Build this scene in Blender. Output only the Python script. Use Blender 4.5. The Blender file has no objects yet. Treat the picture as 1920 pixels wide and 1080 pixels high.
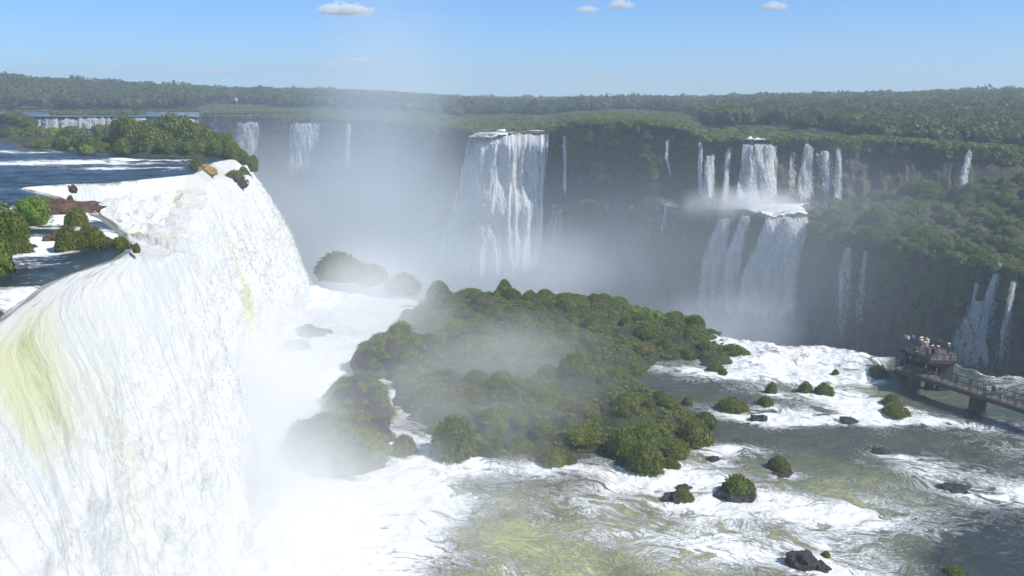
import bpy, math, random
import numpy as np
from mathutils import Vector, Matrix
from mathutils.bvhtree import BVHTree
random.seed(7); rng = np.random.default_rng(7)
C = bpy.context.scene.collection
R_ = math.radians

# ------------------------------------------------------------------ camera
FPX = 1598.0; CAMZ = 42.0; PITCH = math.atan(354.0 / FPX)
cp, sp = math.cos(PITCH), math.sin(PITCH)
def ray(px, py):
    a = (px - 960) / FPX; b = (540 - py) / FPX
    return (a, cp + b * sp, -sp + b * cp)
def at_z(px, py, z):
    d = ray(px, py); t = (z - CAMZ) / d[2]
    return (d[0] * t, d[1] * t, z)
def at_D(px, py, D):
    d = ray(px, py); t = D / d[1]
    return (d[0] * t, D, CAMZ + d[2] * t)
cam = bpy.data.cameras.new('camera'); camo = bpy.data.objects.new('camera', cam); C.objects.link(camo)
cam.lens = 36.0 * FPX / 1920; cam.sensor_width = 36; cam.clip_end = 20000; cam.clip_start = 0.5
camo.location = (0, 0, CAMZ); camo.rotation_euler = (math.pi / 2 - PITCH, 0, 0)
bpy.context.scene.camera = camo

# ------------------------------------------------------------------ noise
def _h(x, y, z, seed):
    h = (x * 374761393 + y * 668265263 + z * 2147483647 + seed * 974711) & 0xffffffff
    h = ((h ^ (h >> 13)) * 1274126177) & 0xffffffff
    h = ((h ^ (h >> 16)) * 2246822519) & 0xffffffff
    return ((h ^ (h >> 15)) & 0xffffff) / float(0xffffff)
def vnoise(x, y, z=0.0, seed=0):
    x, y, z = np.broadcast_arrays(np.asarray(x, float), np.asarray(y, float), np.asarray(z, float))
    xi = np.floor(x).astype(np.int64); yi = np.floor(y).astype(np.int64); zi = np.floor(z).astype(np.int64)
    fx, fy, fz = x - xi, y - yi, z - zi
    fx = fx * fx * (3 - 2 * fx); fy = fy * fy * (3 - 2 * fy); fz = fz * fz * (3 - 2 * fz)
    r = 0
    for dz in (0, 1):
        wz = fz if dz else 1 - fz
        for dy in (0, 1):
            wy = fy if dy else 1 - fy
            for dx in (0, 1):
                wx = fx if dx else 1 - fx
                r = r + _h(xi + dx, yi + dy, zi + dz, seed) * wx * wy * wz
    return r
def fbm(x, y, z=0.0, o=4, seed=0):            # about -1..1
    a, s, r = 1.0, 0.0, 0
    for i in range(o):
        r = r + a * (vnoise(x, y, z, seed + i * 17) * 2 - 1); s += a; a *= .5
        x = np.asarray(x) * 2.03 + 11.3; y = np.asarray(y) * 2.03 + 5.7; z = np.asarray(z) * 2.03 + 3.1
    return r / s * 1.35
def billow(x, y, z=0.0, o=4, seed=0):          # puffy, 0..1
    a, s, r = 1.0, 0.0, 0
    for i in range(o):
        r = r + a * (1 - np.abs(vnoise(x, y, z, seed + i * 17) * 2 - 1)); s += a; a *= .5
        x = np.asarray(x) * 2.03 + 11.3; y = np.asarray(y) * 2.03 + 5.7; z = np.asarray(z) * 2.03 + 3.1
    return r / s
def sstep(a, b, x):
    t = np.clip((np.asarray(x, float) - a) / (b - a), 0, 1); return t * t * (3 - 2 * t)
def interp(x, pts, k=1):
    return np.interp(x, [p[0] for p in pts], [p[k] for p in pts])

# ------------------------------------------------------------------ objects
def tag(o, label=None, cat=None, group=None, kind=None):
    if label: o['label'] = label
    if cat: o['category'] = cat
    if group: o['group'] = group
    if kind: o['kind'] = kind
    return o
def link(name, me, mat=None, parent=None):
    o = bpy.data.objects.new(name, me); C.objects.link(o)
    if mat and me is not None and len(me.materials) == 0: me.materials.append(mat)
    if parent: o.parent = parent
    return o
def empty(name, loc=(0, 0, 0), rz=0):
    o = bpy.data.objects.new(name, None); C.objects.link(o); o.location = loc; o.rotation_euler = (0, 0, rz)
    o.empty_display_size = .2
    return o
def mesh_vf(name, V, F, smooth=True, mat=None, attrs=None, uv=None):
    V = np.asarray(V, np.float32); F = np.asarray(F, np.int32); k = F.shape[1]
    me = bpy.data.meshes.new(name)
    me.vertices.add(len(V)); me.vertices.foreach_set('co', V.ravel())
    me.loops.add(F.size); me.loops.foreach_set('vertex_index', F.ravel())
    me.polygons.add(len(F)); me.polygons.foreach_set('loop_start', np.arange(0, F.size, k, dtype=np.int32))
    if smooth is not None:
        me.polygons.foreach_set('use_smooth', np.full(len(F), bool(smooth)))
    if attrs:
        for n, a in attrs.items():
            at = me.attributes.new(n, 'FLOAT', 'POINT'); at.data.foreach_set('value', np.asarray(a, np.float32).ravel())
    if uv is not None:
        at = me.attributes.new('flow', 'FLOAT_VECTOR', 'POINT')
        U = np.zeros((len(V), 3), np.float32); U[:, :uv.shape[-1]] = uv.reshape(len(V), -1)
        at.data.foreach_set('vector', U.ravel())
    me.update(calc_edges=True); me.validate()
    if mat: me.materials.append(mat)
    return me
def grid_faces(n, m, keep=None):
    i = np.arange(n - 1)[:, None] * m + np.arange(m - 1)[None, :]
    F = np.stack([i, i + 1, i + m + 1, i + m], -1).reshape(-1, 4)
    if keep is not None: F = F[keep.ravel()]
    return F
def grid_obj(name, P, mat, attrs=None, uv=None, keep=None):
    n, m = P.shape[:2]
    me = mesh_vf(name, P.reshape(-1, 3), grid_faces(n, m, keep), True, mat, attrs, uv)
    return link(name, me)
class MB:                                       # small collector of boxes and tubes
    def __init__(s): s.V = []; s.F = []
    def box(s, c, size, M=None):
        x, y, z = [v / 2 for v in size]; b = len(s.V)
        for sx, sy, sz in ((-1,-1,-1),(1,-1,-1),(1,1,-1),(-1,1,-1),(-1,-1,1),(1,-1,1),(1,1,1),(-1,1,1)):
            v = Vector((sx * x, sy * y, sz * z))
            if M: v = M @ v
            s.V.append(v + Vector(c))
        for f in ((0,3,2,1),(4,5,6,7),(0,1,5,4),(1,2,6,5),(2,3,7,6),(3,0,4,7)): s.F.append([b + i for i in f])
    def bar(s, p, q, w, h=None):
        p, q = Vector(p), Vector(q); d = q - p
        if d.length < 1e-6: return
        M = d.to_track_quat('Y', 'Z').to_matrix()
        s.box((p + q) / 2, (w, d.length, h or w), M)
    def prism(s, poly, z0, z1):
        b = len(s.V); n = len(poly)
        for z in (z0, z1):
            for k, p in enumerate(poly):
                s.V.append(Vector((p[0], p[1], z if not callable(z) else z(p))))
        s.F.append([b + i for i in reversed(range(n))]); s.F.append([b + n + i for i in range(n)])
        for i in range(n):
            j = (i + 1) % n; s.F.append([b + i, b + j, b + n + j, b + n + i])
    def build(s, name, mat, parent=None):
        me = bpy.data.meshes.new(name); me.from_pydata([tuple(v) for v in s.V], [], s.F); me.update()
        return link(name, me, mat, parent)

# ------------------------------------------------------------------ materials
def nmat(name):
    m = bpy.data.materials.new(name); m.use_nodes = True; nt = m.node_tree
    return m, nt, nt.nodes['Principled BSDF'], nt.nodes['Material Output']
def N(nt, t, **kw):
    n = nt.nodes.new(t)
    for k, v in kw.items():
        if k in n.inputs: n.inputs[k].default_value = v
        else: setattr(n, k, v)
    return n
def mth(nt, op, a, b=None, clamp=False):
    n = nt.nodes.new('ShaderNodeMath'); n.operation = op; n.use_clamp = clamp
    for i, v in enumerate((a, b)):
        if v is None: continue
        if isinstance(v, (int, float)): n.inputs[i].default_value = v
        else: nt.links.new(v, n.inputs[i])
    return n.outputs[0]
def mrange(nt, v, a, b, c=0.0, d=1.0, smooth=True):
    n = nt.nodes.new('ShaderNodeMapRange'); n.interpolation_type = 'SMOOTHSTEP' if smooth else 'LINEAR'
    for i, x in enumerate((v, a, b, c, d)):
        if isinstance(x, (int, float)): n.inputs[i].default_value = x
        else: nt.links.new(x, n.inputs[i])
    return n.outputs[0]
def mixc(nt, f, a, b):
    n = nt.nodes.new('ShaderNodeMix'); n.data_type = 'RGBA'
    for i, x in ((0, f), (6, a), (7, b)):
        if isinstance(x, (int, float)): n.inputs[i].default_value = x
        elif isinstance(x, tuple): n.inputs[i].default_value = (*x, 1) if len(x) == 3 else x
        else: nt.links.new(x, n.inputs[i])
    return n.outputs[2]
def noise(nt, vec, scale, detail=6, rough=.55, dist=0.0, mapping=None):
    if mapping:
        mp = nt.nodes.new('ShaderNodeMapping'); mp.inputs['Scale'].default_value = mapping
        nt.links.new(vec, mp.inputs[0]); vec = mp.outputs[0]
    n = nt.nodes.new('ShaderNodeTexNoise'); nt.links.new(vec, n.inputs['Vector'])
    n.inputs['Scale'].default_value = scale; n.inputs['Detail'].default_value = detail
    n.inputs['Roughness'].default_value = rough; n.inputs['Distortion'].default_value = dist
    return n.outputs[0]
def attr(nt, name, vec=False):
    n = nt.nodes.new('ShaderNodeAttribute'); n.attribute_name = name
    return n.outputs['Vector'] if vec else n.outputs['Fac']
def bump(nt, h, strength, dist=1.0, base=None):
    b = nt.nodes.new('ShaderNodeBump'); b.inputs['Strength'].default_value = strength; b.inputs['Distance'].default_value = dist
    nt.links.new(h, b.inputs['Height'])
    if base is not None: nt.links.new(base, b.inputs['Normal'])
    return b.outputs[0]

def water_material(name, sf=(.16, .10), deep=(.018, .04, .05), green=(.33, .34, .12), foamc=(.76, .77, .755), s1=(.55, 1.6, 1), fine=3.2, bumpw=.35, rough=.16, dist=.8, fb=.6, bscale=1.3):
    m, nt, bs, out = nmat(name)
    flow = attr(nt, 'flow', True); foam = attr(nt, 'foam'); tint = attr(nt, 'tint')
    n1 = noise(nt, flow, .55, 9, .62, dist, s1)
    n2 = noise(nt, flow, fine, 6, .65, dist * .6, s1)
    r = mth(nt, 'SUBTRACT', n1, .5); r = mth(nt, 'ABSOLUTE', r); r = mth(nt, 'MULTIPLY', r, 3.4); ridge = mth(nt, 'SUBTRACT', 1.0, r)   # vein-like
    a = mth(nt, 'ADD', mth(nt, 'MULTIPLY', n1, .95), mth(nt, 'MULTIPLY', n2, .75)); a = mth(nt, 'ADD', a, mth(nt, 'MULTIPLY', ridge, .30))
    a = mth(nt, 'ADD', a, -.65)            # about 0.1..0.9
    lo = mth(nt, 'SUBTRACT', 1.0, foam)
    f = mrange(nt, a, mth(nt, 'SUBTRACT', mth(nt, 'MULTIPLY', lo, 1.05), sf[0]), mth(nt, 'ADD', mth(nt, 'MULTIPLY', lo, 1.05), sf[1]))
    base = mixc(nt, tint, deep, green)
    col = mixc(nt, f, base, foamc)
    nt.links.new(col, bs.inputs['Base Color'])
    nt.links.new(mrange(nt, f, 0, 1, rough, .75, False), bs.inputs['Roughness'])
    bs.inputs['IOR'].default_value = 1.33
    n3 = noise(nt, flow, bscale, 8, .6, .5, s1)
    h = mth(nt, 'ADD', mth(nt, 'MULTIPLY', n3, .6), mth(nt, 'MULTIPLY', f, fb))
    nt.links.new(bump(nt, h, bumpw, 1.0), bs.inputs['Normal'])
    return m
M_river = water_material('river_water', bumpw=.4, s1=(.7, 1.5, 1), deep=(.012, .026, .036), green=(.25, .28, .10), rough=.28)
M_rapids = water_material('rapids_water', deep=(.040, .050, .044), green=(.41, .425, .22), bumpw=.8, sf=(.17, .15), s1=(.5, .95, 1), dist=1.3, rough=.22, fine=4.0, fb=.6)
M_gorge = water_material('gorge_water', deep=(.03, .045, .045), green=(.12, .14, .1), bumpw=.3, s1=(.15, .2, 1))

def fall_material(name, s1=(1.0, .10, 1), strength=.8, alpha=False, col=(.80, .81, .80), shade=(.60, .63, .62), scale=1.0, amp=1.0, trans=.25, thin=(.03, .05, .05)):
    m, nt, bs, out = nmat(name)
    flow = attr(nt, 'flow', True); foam = attr(nt, 'foam'); tint = attr(nt, 'tint')
    n1 = noise(nt, flow, 1.1 * scale, 8, .6, .5, s1)
    n2 = noise(nt, flow, 3.6 * scale, 8, .68, .3, (s1[0], s1[1] * 2.6, 1))
    n3 = noise(nt, flow, 1.1 * scale, 9, .72, .5, (.9, .42, 1))
    a = mth(nt, 'ADD', mth(nt, 'MULTIPLY', n1, .5), mth(nt, 'MULTIPLY', n2, .55)); a = mth(nt, 'ADD', a, mth(nt, 'MULTIPLY', n3, .55))
    a = mth(nt, 'ADD', a, -.30)
    lo = mth(nt, 'SUBTRACT', 1.0, foam)
    f = mrange(nt, a, mth(nt, 'SUBTRACT', lo, .30), mth(nt, 'ADD', lo, .12))
    base = mixc(nt, tint, thin, (.50, .53, .20))
    thick = mixc(nt, mrange(nt, tint, .1, 1.0, 0, .72), col, (.66, .68, .30))
    nt.links.new(mixc(nt, f, base, thick), bs.inputs['Base Color'])
    bs.inputs['Roughness'].default_value = .8; bs.inputs['Specular IOR Level'].default_value = .2
    h = mth(nt, 'ADD', mth(nt, 'MULTIPLY', n1, .5), mth(nt, 'MULTIPLY', n2, .5)); h = mth(nt, 'ADD', h, mth(nt, 'MULTIPLY', n3, 1.1))
    nb = bump(nt, h, strength, amp)
    nt.links.new(nb, bs.inputs['Normal'])
    tr = nt.nodes.new('ShaderNodeBsdfTranslucent'); nt.links.new(thick, tr.inputs[0]); nt.links.new(nb, tr.inputs['Normal'])
    mx = nt.nodes.new('ShaderNodeMixShader'); mx.inputs[0].default_value = trans
    nt.links.new(bs.outputs[0], mx.inputs[1]); nt.links.new(tr.outputs[0], mx.inputs[2])
    last = mx.outputs[0]
    if alpha:
        al = attr(nt, 'alpha')
        vv = mth(nt, 'ADD', mth(nt, 'MULTIPLY', n1, 1.4), mth(nt, 'MULTIPLY', n2, .6)); lo2 = mth(nt, 'SUBTRACT', 1.34, mth(nt, 'MULTIPLY', al, .82))
        e = mrange(nt, vv, lo2, mth(nt, 'ADD', lo2, .30))
        t = nt.nodes.new('ShaderNodeBsdfTransparent'); m2 = nt.nodes.new('ShaderNodeMixShader')
        nt.links.new(e, m2.inputs[0]); nt.links.new(t.outputs[0], m2.inputs[1]); nt.links.new(last, m2.inputs[2]); last = m2.outputs[0]
    nt.links.new(last, out.inputs['Surface'])
    return m
M_fall = fall_material('falling_water', strength=.5, scale=.8, col=(.76, .765, .745), trans=.2, thin=(.26, .28, .24))
M_farfall = fall_material('distant_falling_water', s1=(1.0, .07, 1), alpha=True, scale=.7, strength=.8, amp=1.4, trans=.4, col=(.90, .905, .90))

def leaf_material(name, a, b, c=None, wilt=0.0):
    m, nt, bs, out = nmat(name)
    oi = nt.nodes.new('ShaderNodeObjectInfo'); tone = attr(nt, 'tone')
    geo = nt.nodes.new('ShaderNodeNewGeometry')
    n1 = noise(nt, geo.outputs['Position'], .35, 3)
    n2 = noise(nt, geo.outputs['Position'], 2.5, 3)
    t = mth(nt, 'ADD', mth(nt, 'MULTIPLY', oi.outputs['Random'], .45), mth(nt, 'MULTIPLY', tone, .5))
    t = mth(nt, 'ADD', t, mth(nt, 'MULTIPLY', mth(nt, 'SUBTRACT', n1, .5), 1.0)); t = mth(nt, 'ADD', t, mth(nt, 'MULTIPLY', mth(nt, 'SUBTRACT', n2, .5), .7), True)
    col = mixc(nt, t, a, b)
    if c:
        col = mixc(nt, mrange(nt, mth(nt, 'ADD', n2, mth(nt, 'MULTIPLY', tone, .15)), .55, .80, 0, .8), col, c)
    nt.links.new(col, bs.inputs['Base Color']); bs.inputs['Roughness'].default_value = .55; bs.inputs['Specular IOR Level'].default_value = .3
    tr = nt.nodes.new('ShaderNodeBsdfTranslucent'); nt.links.new(mixc(nt, .6, col, (.20, .26, .03)), tr.inputs[0])
    mx = nt.nodes.new('ShaderNodeMixShader'); mx.inputs[0].default_value = .28
    nt.links.new(bs.outputs[0], mx.inputs[1]); nt.links.new(tr.outputs[0], mx.inputs[2]); nt.links.new(mx.outputs[0], out.inputs['Surface'])
    return m
M_grass = leaf_material('tussock_grass', (.080, .130, .016), (.20, .22, .030), (.24, .18, .05))
M_fresh = leaf_material('fresh_tussock_grass', (.10, .17, .02), (.22, .27, .03), (.26, .24, .05))
M_dry = leaf_material('dry_tussock_grass', (.10, .115, .025), (.22, .20, .05), (.28, .20, .09))
M_leaf = leaf_material('shrub_leaves', (.060, .110, .014), (.165, .200, .022), (.22, .18, .035))
M_bright = leaf_material('bright_leaves', (.10, .20, .02), (.22, .32, .03), (.30, .34, .05))
M_forest = leaf_material('forest_leaves', (.024, .046, .013), (.095, .115, .022), (.15, .12, .03))
M_cliffleaf = leaf_material('cliff_leaves', (.060, .110, .020), (.165, .20, .03), (.18, .16, .04))

def ground_material(name, cols, scale=.15, rough=.9, bs_=.6, vert=1.0, bd=1.0):
    m, nt, bs, out = nmat(name)
    geo = nt.nodes.new('ShaderNodeNewGeometry')
    n1 = noise(nt, geo.outputs['Position'], scale, 8, .6, .3, (1, 1, vert)); n2 = noise(nt, geo.outputs['Position'], scale * 7, 6, .65, 0, (1, 1, vert))
    c = mixc(nt, mrange(nt, n1, .38, .62), cols[0], cols[1]); c = mixc(nt, mrange(nt, n2, .45, .68), c, cols[2])
    nt.links.new(c, bs.inputs['Base Color']); bs.inputs['Roughness'].default_value = rough
    nt.links.new(bump(nt, mth(nt, 'ADD', n1, mth(nt, 'MULTIPLY', n2, .5)), bs_, bd), bs.inputs['Normal'])
    return m
M_cliff = ground_material('cliff_rock', ((.060, .052, .038), (.045, .062, .022), (.125, .085, .055)), .10, vert=.35, bs_=1.0, bd=2.0)
M_soil = ground_material('plateau_ground', ((.035, .055, .016), (.055, .075, .022), (.03, .04, .015)), .05)
M_marsh = ground_material('island_soil', ((.020, .038, .010), (.035, .055, .014), (.045, .040, .025)), .5)
M_rock = ground_material('wet_basalt', ((.020, .018, .016), (.045, .038, .032), (.012, .011, .010)), .8, rough=.45, bs_=.8, bd=.4)
M_redrock = ground_material('red_basalt', ((.085, .040, .022), (.15, .075, .040), (.05, .03, .018)), .9, rough=.6, bs_=.8, bd=.4)
M_orangerock = ground_material('lichen_rock', ((.30, .17, .05), (.45, .30, .10), (.12, .07, .03)), 1.2, rough=.6, bs_=.8, bd=.3)
M_bark = ground_material('bark', ((.06, .05, .035), (.10, .08, .06), (.04, .03, .02)), 2.0)
def plain(name, col, rough=.6, n=.15, sc=4.0):
    m, nt, bs, out = nmat(name)
    tc = nt.nodes.new('ShaderNodeTexCoord'); n1 = noise(nt, tc.outputs['Object'], sc, 5)
    nt.links.new(mixc(nt, mrange(nt, n1, .3, .7), tuple(v * (1 - n) for v in col), tuple(min(1, v * (1 + n)) for v in col)), bs.inputs['Base Color'])
    bs.inputs['Roughness'].default_value = rough
    return m
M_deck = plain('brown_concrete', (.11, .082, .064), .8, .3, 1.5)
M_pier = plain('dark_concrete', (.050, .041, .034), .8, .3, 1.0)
M_rail = plain('green_painted_steel', (.012, .055, .042), .45)
M_skin = plain('skin', (.38, .22, .15), .6)
M_hair = plain('dark_hair', (.03, .02, .015), .6)
M_grayp = plain('dark_trousers', (.03, .035, .05), .8)
M_mesh = None
def mesh_panel():
    m, nt, bs, out = nmat('green_rail_mesh')
    bs.inputs['Base Color'].default_value = (.010, .060, .045, 1)
    t = nt.nodes.new('ShaderNodeBsdfTransparent'); mx = nt.nodes.new('ShaderNodeMixShader'); mx.inputs[0].default_value = .45
    nt.links.new(t.outputs[0], mx.inputs[1]); nt.links.new(bs.outputs[0], mx.inputs[2]); nt.links.new(mx.outputs[0], out.inputs['Surface'])
    return m
M_mesh = mesh_panel()

# ------------------------------------------------------------------ foliage
def cube_sphere(n):
    V = []; F = []
    for ax in range(3):
        for s in (-1, 1):
            b = len(V)
            for i in range(n + 1):
                for j in range(n + 1):
                    u, v = math.tan((i / n * 2 - 1) * math.pi / 4), math.tan((j / n * 2 - 1) * math.pi / 4)
                    p = [0, 0, 0]; p[ax] = s; p[(ax + 1) % 3] = u * s; p[(ax + 2) % 3] = v
                    V.append(p)
            for i in range(n):
                for j in range(n):
                    a = b + i * (n + 1) + j; F.append((a, a + n + 1, a + n + 2, a + 1))
    V = np.array(V, float); V /= np.linalg.norm(V, axis=1)[:, None]
    return V, np.array(F)
CSV = {n: cube_sphere(n) for n in (3, 5, 8, 14)}
def lump(n, seed, amp=.2, freq=1.3, r=(1, 1, 1), c=(0, 0, 0), flat=-9):
    V, F = CSV[n]; d = 1 + amp * fbm(V[:, 0] * freq + seed * 3.1, V[:, 1] * freq, V[:, 2] * freq, 3, seed)
    P = V * d[:, None] * np.array(r) + np.array(c)
    P[:, 2] = np.maximum(P[:, 2], flat)
    return P, F
def foliage(seed, kind, nq, lobes=None, core=5, qs=None):
    """quads only; unit sized plant about the origin (x,y in -1..1, z 0..~1)"""
    r = np.random.default_rng(seed)
    if lobes is None:
        lobes = [((0, 0, .22 if kind == 'grass' else .25), .72)]
        for k in range({'grass': 6, 'leaf': 11, 'tree': 12}[kind]):
            th = r.uniform(0, 6.283); rr = r.uniform(.25, .62); zz = r.uniform(.1, .62)
            q_ = r.uniform(.24, .42)
            if kind == 'grass': rr = r.uniform(.35, .58); zz = r.uniform(.05, .30); q_ = r.uniform(.30, .44)
            lobes.append(((rr * math.cos(th), rr * math.sin(th), zz), q_))
    Vs, Fs, Ts = [], [], []; nb = 0
    cs = .86 if kind == 'grass' else .80
    for i, (c, q) in enumerate(lobes):
        P, F = lump(core, seed * 13 + i, .22, 1.6, (q * cs,) * 3, c, -.05)
        Vs.append(P); Fs.append(F + nb); nb += len(P); Ts.append(np.full(len(P), .3))
    w = np.array([q ** 2 for _, q in lobes]); w /= w.sum()
    idx = r.choice(len(lobes), nq, p=w); cen = np.array([lobes[i][0] for i in idx]); rad = np.array([lobes[i][1] for i in idx])
    d = r.normal(size=(nq, 3)); d[:, 2] = np.abs(d[:, 2]) * 1.1 - .25; d /= np.linalg.norm(d, axis=1)[:, None]
    base = cen + d * rad[:, None] * r.uniform(.80, 1.02, (nq, 1))
    base[:, 2] = np.maximum(base[:, 2], .02)
    keep = np.ones(nq, bool)
    for i, (c, q) in enumerate(lobes):
        keep &= ~((np.linalg.norm(base - np.array(c), axis=1) < q * .78) & (idx != i))
    base, d, rad = base[keep], d[keep], rad[keep]; n = len(base)
    rnd = r.normal(size=(n, 3))
    side = np.cross(d, rnd); side /= np.linalg.norm(side, axis=1)[:, None] + 1e-6
    if kind == 'grass':
        L = (qs or .20) * r.uniform(.6, 1.3, n); Wd = L * .22
        dirn = d * .8 + rnd * .25 + np.array([0, 0, .12]); dirn /= np.linalg.norm(dirn, axis=1)[:, None]
        p1 = base + dirn * (L * .55)[:, None]; p2 = p1 + (dirn * .45 + np.array([0, 0, -.55]))* (L * .6)[:, None]
        hw = side * (Wd / 2)[:, None]
        Q = np.stack([base - hw, base + hw, p1 + hw * .9, p1 - hw * .9, p2 + hw * .3, p2 - hw * .3], 1).reshape(-1, 3)
        k = np.arange(n)[:, None] * 6
        F = np.concatenate([k + np.array([0, 1, 2, 3]), k + np.array([3, 2, 4, 5])]) + nb
        per = 6
    else:
        s = (qs or .10) * r.uniform(.6, 1.4, n)
        nrm = d + rnd * .55; nrm /= np.linalg.norm(nrm, axis=1)[:, None]
        a = np.cross(nrm, r.normal(size=(n, 3))); a /= np.linalg.norm(a, axis=1)[:, None] + 1e-6; b = np.cross(nrm, a)
        base = base + d * (s * .5)[:, None]
        Q = np.stack([base - a * s[:, None], base - b * (s * .55)[:, None], base + a * s[:, None], base + b * (s * .55)[:, None] - nrm * (s * .2)[:, None]], 1).reshape(-1, 3)
        F = np.arange(n * 4).reshape(-1, 4) + nb; per = 4
    Vs.append(Q); Fs.append(F); Ts.append(np.repeat(r.uniform(0, 1, n), per))
    return np.concatenate(Vs), np.concatenate(Fs), np.concatenate(Ts)
def foliage_mesh(name, seed, kind, nq, mat, **kw):
    V, F, T = foliage(seed, kind, nq, **kw)
    return mesh_vf(name, V, F, False, mat, {'tone': T})
def merge_instances(name, variants, insts, mat, label, cat, extra=None):
    """insts: list of (variant, (x,y,z), (sx,sy,sz), rz, tone)"""
    Vs, Fs, Ts = [], [], []; nb = 0
    for (k, p, s, rz, tone) in insts:
        V, F, T = variants[k]; c, q = math.cos(rz), math.sin(rz)
        X = V * np.array(s); X = np.stack([X[:, 0] * c - X[:, 1] * q, X[:, 0] * q + X[:, 1] * c, X[:, 2]], 1) + np.array(p)
        Vs.append(X.astype(np.float32)); Fs.append(F + nb); nb += len(V); Ts.append(T * .5 + tone)
    me = mesh_vf(name, np.concatenate(Vs), np.concatenate(Fs), False, mat, {'tone': np.concatenate(Ts)})
    return tag(link(name, me), label, cat, kind='stuff')
TUSS = [foliage_mesh('tussock', 100 + i, 'grass', 2600, M_grass) for i in range(6)]
SHRUB = [foliage_mesh('shrub', 200 + i, 'leaf', 2600, M_leaf, qs=.062) for i in range(5)]
SMALLV = [foliage(300 + i, 'grass', 150, core=3, qs=.42) for i in range(4)]
TREEV = [foliage(400 + i, 'tree', 200, core=3, qs=.13) for i in range(6)]
LUMPV = [foliage(500 + i, 'leaf', 120, core=3, qs=.16) for i in range(4)]
TREEM = [foliage_mesh('tree_crown', 600 + i, 'tree', 2400, M_forest, qs=.055) for i in range(5)]
def put(name, me, loc, s, rz=None, label=None, cat=None, group=None, mat=None, parent=None, tilt=(0, 0)):
    o = bpy.data.objects.new(name, me); C.objects.link(o); o.location = loc
    o.scale = s if isinstance(s, tuple) else (s, s, s); o.rotation_euler = (tilt[0], tilt[1], random.uniform(0, 6.28) if rz is None else rz)
    if mat: o.material_slots[0].link = 'OBJECT'; o.material_slots[0].material = mat
    if parent: o.parent = parent
    return tag(o, label, cat, group)
def rock(loc, r, seed, label, mat=None, name='rock', group=None, rz=0, n=14, cat='rock'):
    P, F = lump(n, seed, .42, 1.9, r, (0, 0, 0))
    P += (fbm(P[:, 0] * 2.2 / r[0], P[:, 1] * 2.2 / r[1], P[:, 2] * 2.2 / r[2], 3, seed + 5) * .10)[:, None] * np.array(r)
    q = np.round(P / (np.array(r) * .16)) * np.array(r) * .16; P = P * .6 + q * .4
    me = mesh_vf(name, P, F, False, mat or M_rock); o = link(name, me); o.location = loc; o.rotation_euler.z = rz
    return tag(o, label, cat, group)

# ------------------------------------------------------------------ world, sun
scn = bpy.context.scene
w = bpy.data.worlds.new('World'); scn.world = w; w.use_nodes = True; nt = w.node_tree
SUN_EL, SUN_AZ = R_(46), R_(112)           # azimuth clockwise from +Y (towards +X)
sky = nt.nodes.new('ShaderNodeTexSky'); sky.sky_type = 'NISHITA'; sky.sun_disc = False
sky.sun_elevation = SUN_EL; sky.sun_rotation = SUN_AZ; sky.altitude = 200; sky.air_density = 1.0; sky.dust_density = 0.0; sky.ozone_density = 5.0
hs = nt.nodes.new('ShaderNodeHueSaturation'); hs.inputs['Saturation'].default_value = 1.1; nt.links.new(sky.outputs[0], hs.inputs['Color'])
tm_ = nt.nodes.new('ShaderNodeMix'); tm_.data_type = 'RGBA'; tm_.blend_type = 'MULTIPLY'; tm_.inputs[0].default_value = 1.0; nt.links.new(hs.outputs[0], tm_.inputs[6]); tcw = nt.nodes.new('ShaderNodeTexCoord'); sxw = nt.nodes.new('ShaderNodeSeparateXYZ'); nt.links.new(tcw.outputs['Generated'], sxw.inputs[0])
nt.links.new(mixc(nt, mrange(nt, sxw.outputs[2], .12, .45), (.45, .67, .95), (1.0, .94, .84)), tm_.inputs[7])
bg = nt.nodes['Background']; nt.links.new(tm_.outputs[2], bg.inputs[0]); bg.inputs[1].default_value = .13
sun = bpy.data.lights.new('sun', 'SUN'); sun.energy = 4.8; sun.angle = R_(.53); sun.color = (1, .955, .88)
so = bpy.data.objects.new('sun', sun); C.objects.link(so)
sd = Vector((math.sin(SUN_AZ) * math.cos(SUN_EL), math.cos(SUN_AZ) * math.cos(SUN_EL), math.sin(SUN_EL)))
so.rotation_euler = sd.to_track_quat('Z', 'Y').to_euler()
scn.view_settings.view_transform = 'Standard'; scn.view_settings.look = 'None'; scn.view_settings.exposure = 0.3; scn.view_settings.gamma = 1

# ------------------------------------------------------------------ left falls: lip, surface
RZ = 30.0
LIP_PX = [(-260, 700), (0, 606), (60, 556), (120, 520), (180, 498), (222, 484), (250, 466), (238, 440), (205, 412), (170, 392), (110, 368), (40, 351),
          (118, 345), (200, 343), (300, 333), (368, 326), (386, 313), (402, 304), (428, 299), (455, 297), (452, 293), (436, 288)]
LIP = [(-26, 5)] + [at_z(a, b, RZ)[:2] for a, b in LIP_PX] + [(-82, 245)]
MAIN = [(-26, 5), at_z(0, 606, RZ)[:2], at_z(120, 520, RZ)[:2], at_z(235, 475, RZ)[:2], (-34.5, 84), (-42.5, 104), (-48, 124), (-51.5, 142), (-55, 158), (-55.5, 170), (-59, 182), (-70, 215), (-82, 245)]
def resample(pts, step):
    P = np.array(pts, float); L = np.r_[0, np.cumsum(np.linalg.norm(np.diff(P, axis=0), axis=1))]
    s = np.arange(0, L[-1], step); return np.stack([np.interp(s, L, P[:, 0]), np.interp(s, L, P[:, 1])], 1), s
def smooth_line(pts, step, w):
    Q, s = resample(pts, step); k = np.hanning(w * 2 + 1); k /= k.sum()
    Qp = np.pad(Q, ((w, w), (0, 0)), 'edge'); return np.stack([np.convolve(Qp[:, 0], k, 'valid'), np.convolve(Qp[:, 1], k, 'valid')], 1)
LIPS = smooth_line(LIP, .5, 3); MAINS = smooth_line(MAIN, .5, 12)
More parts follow.
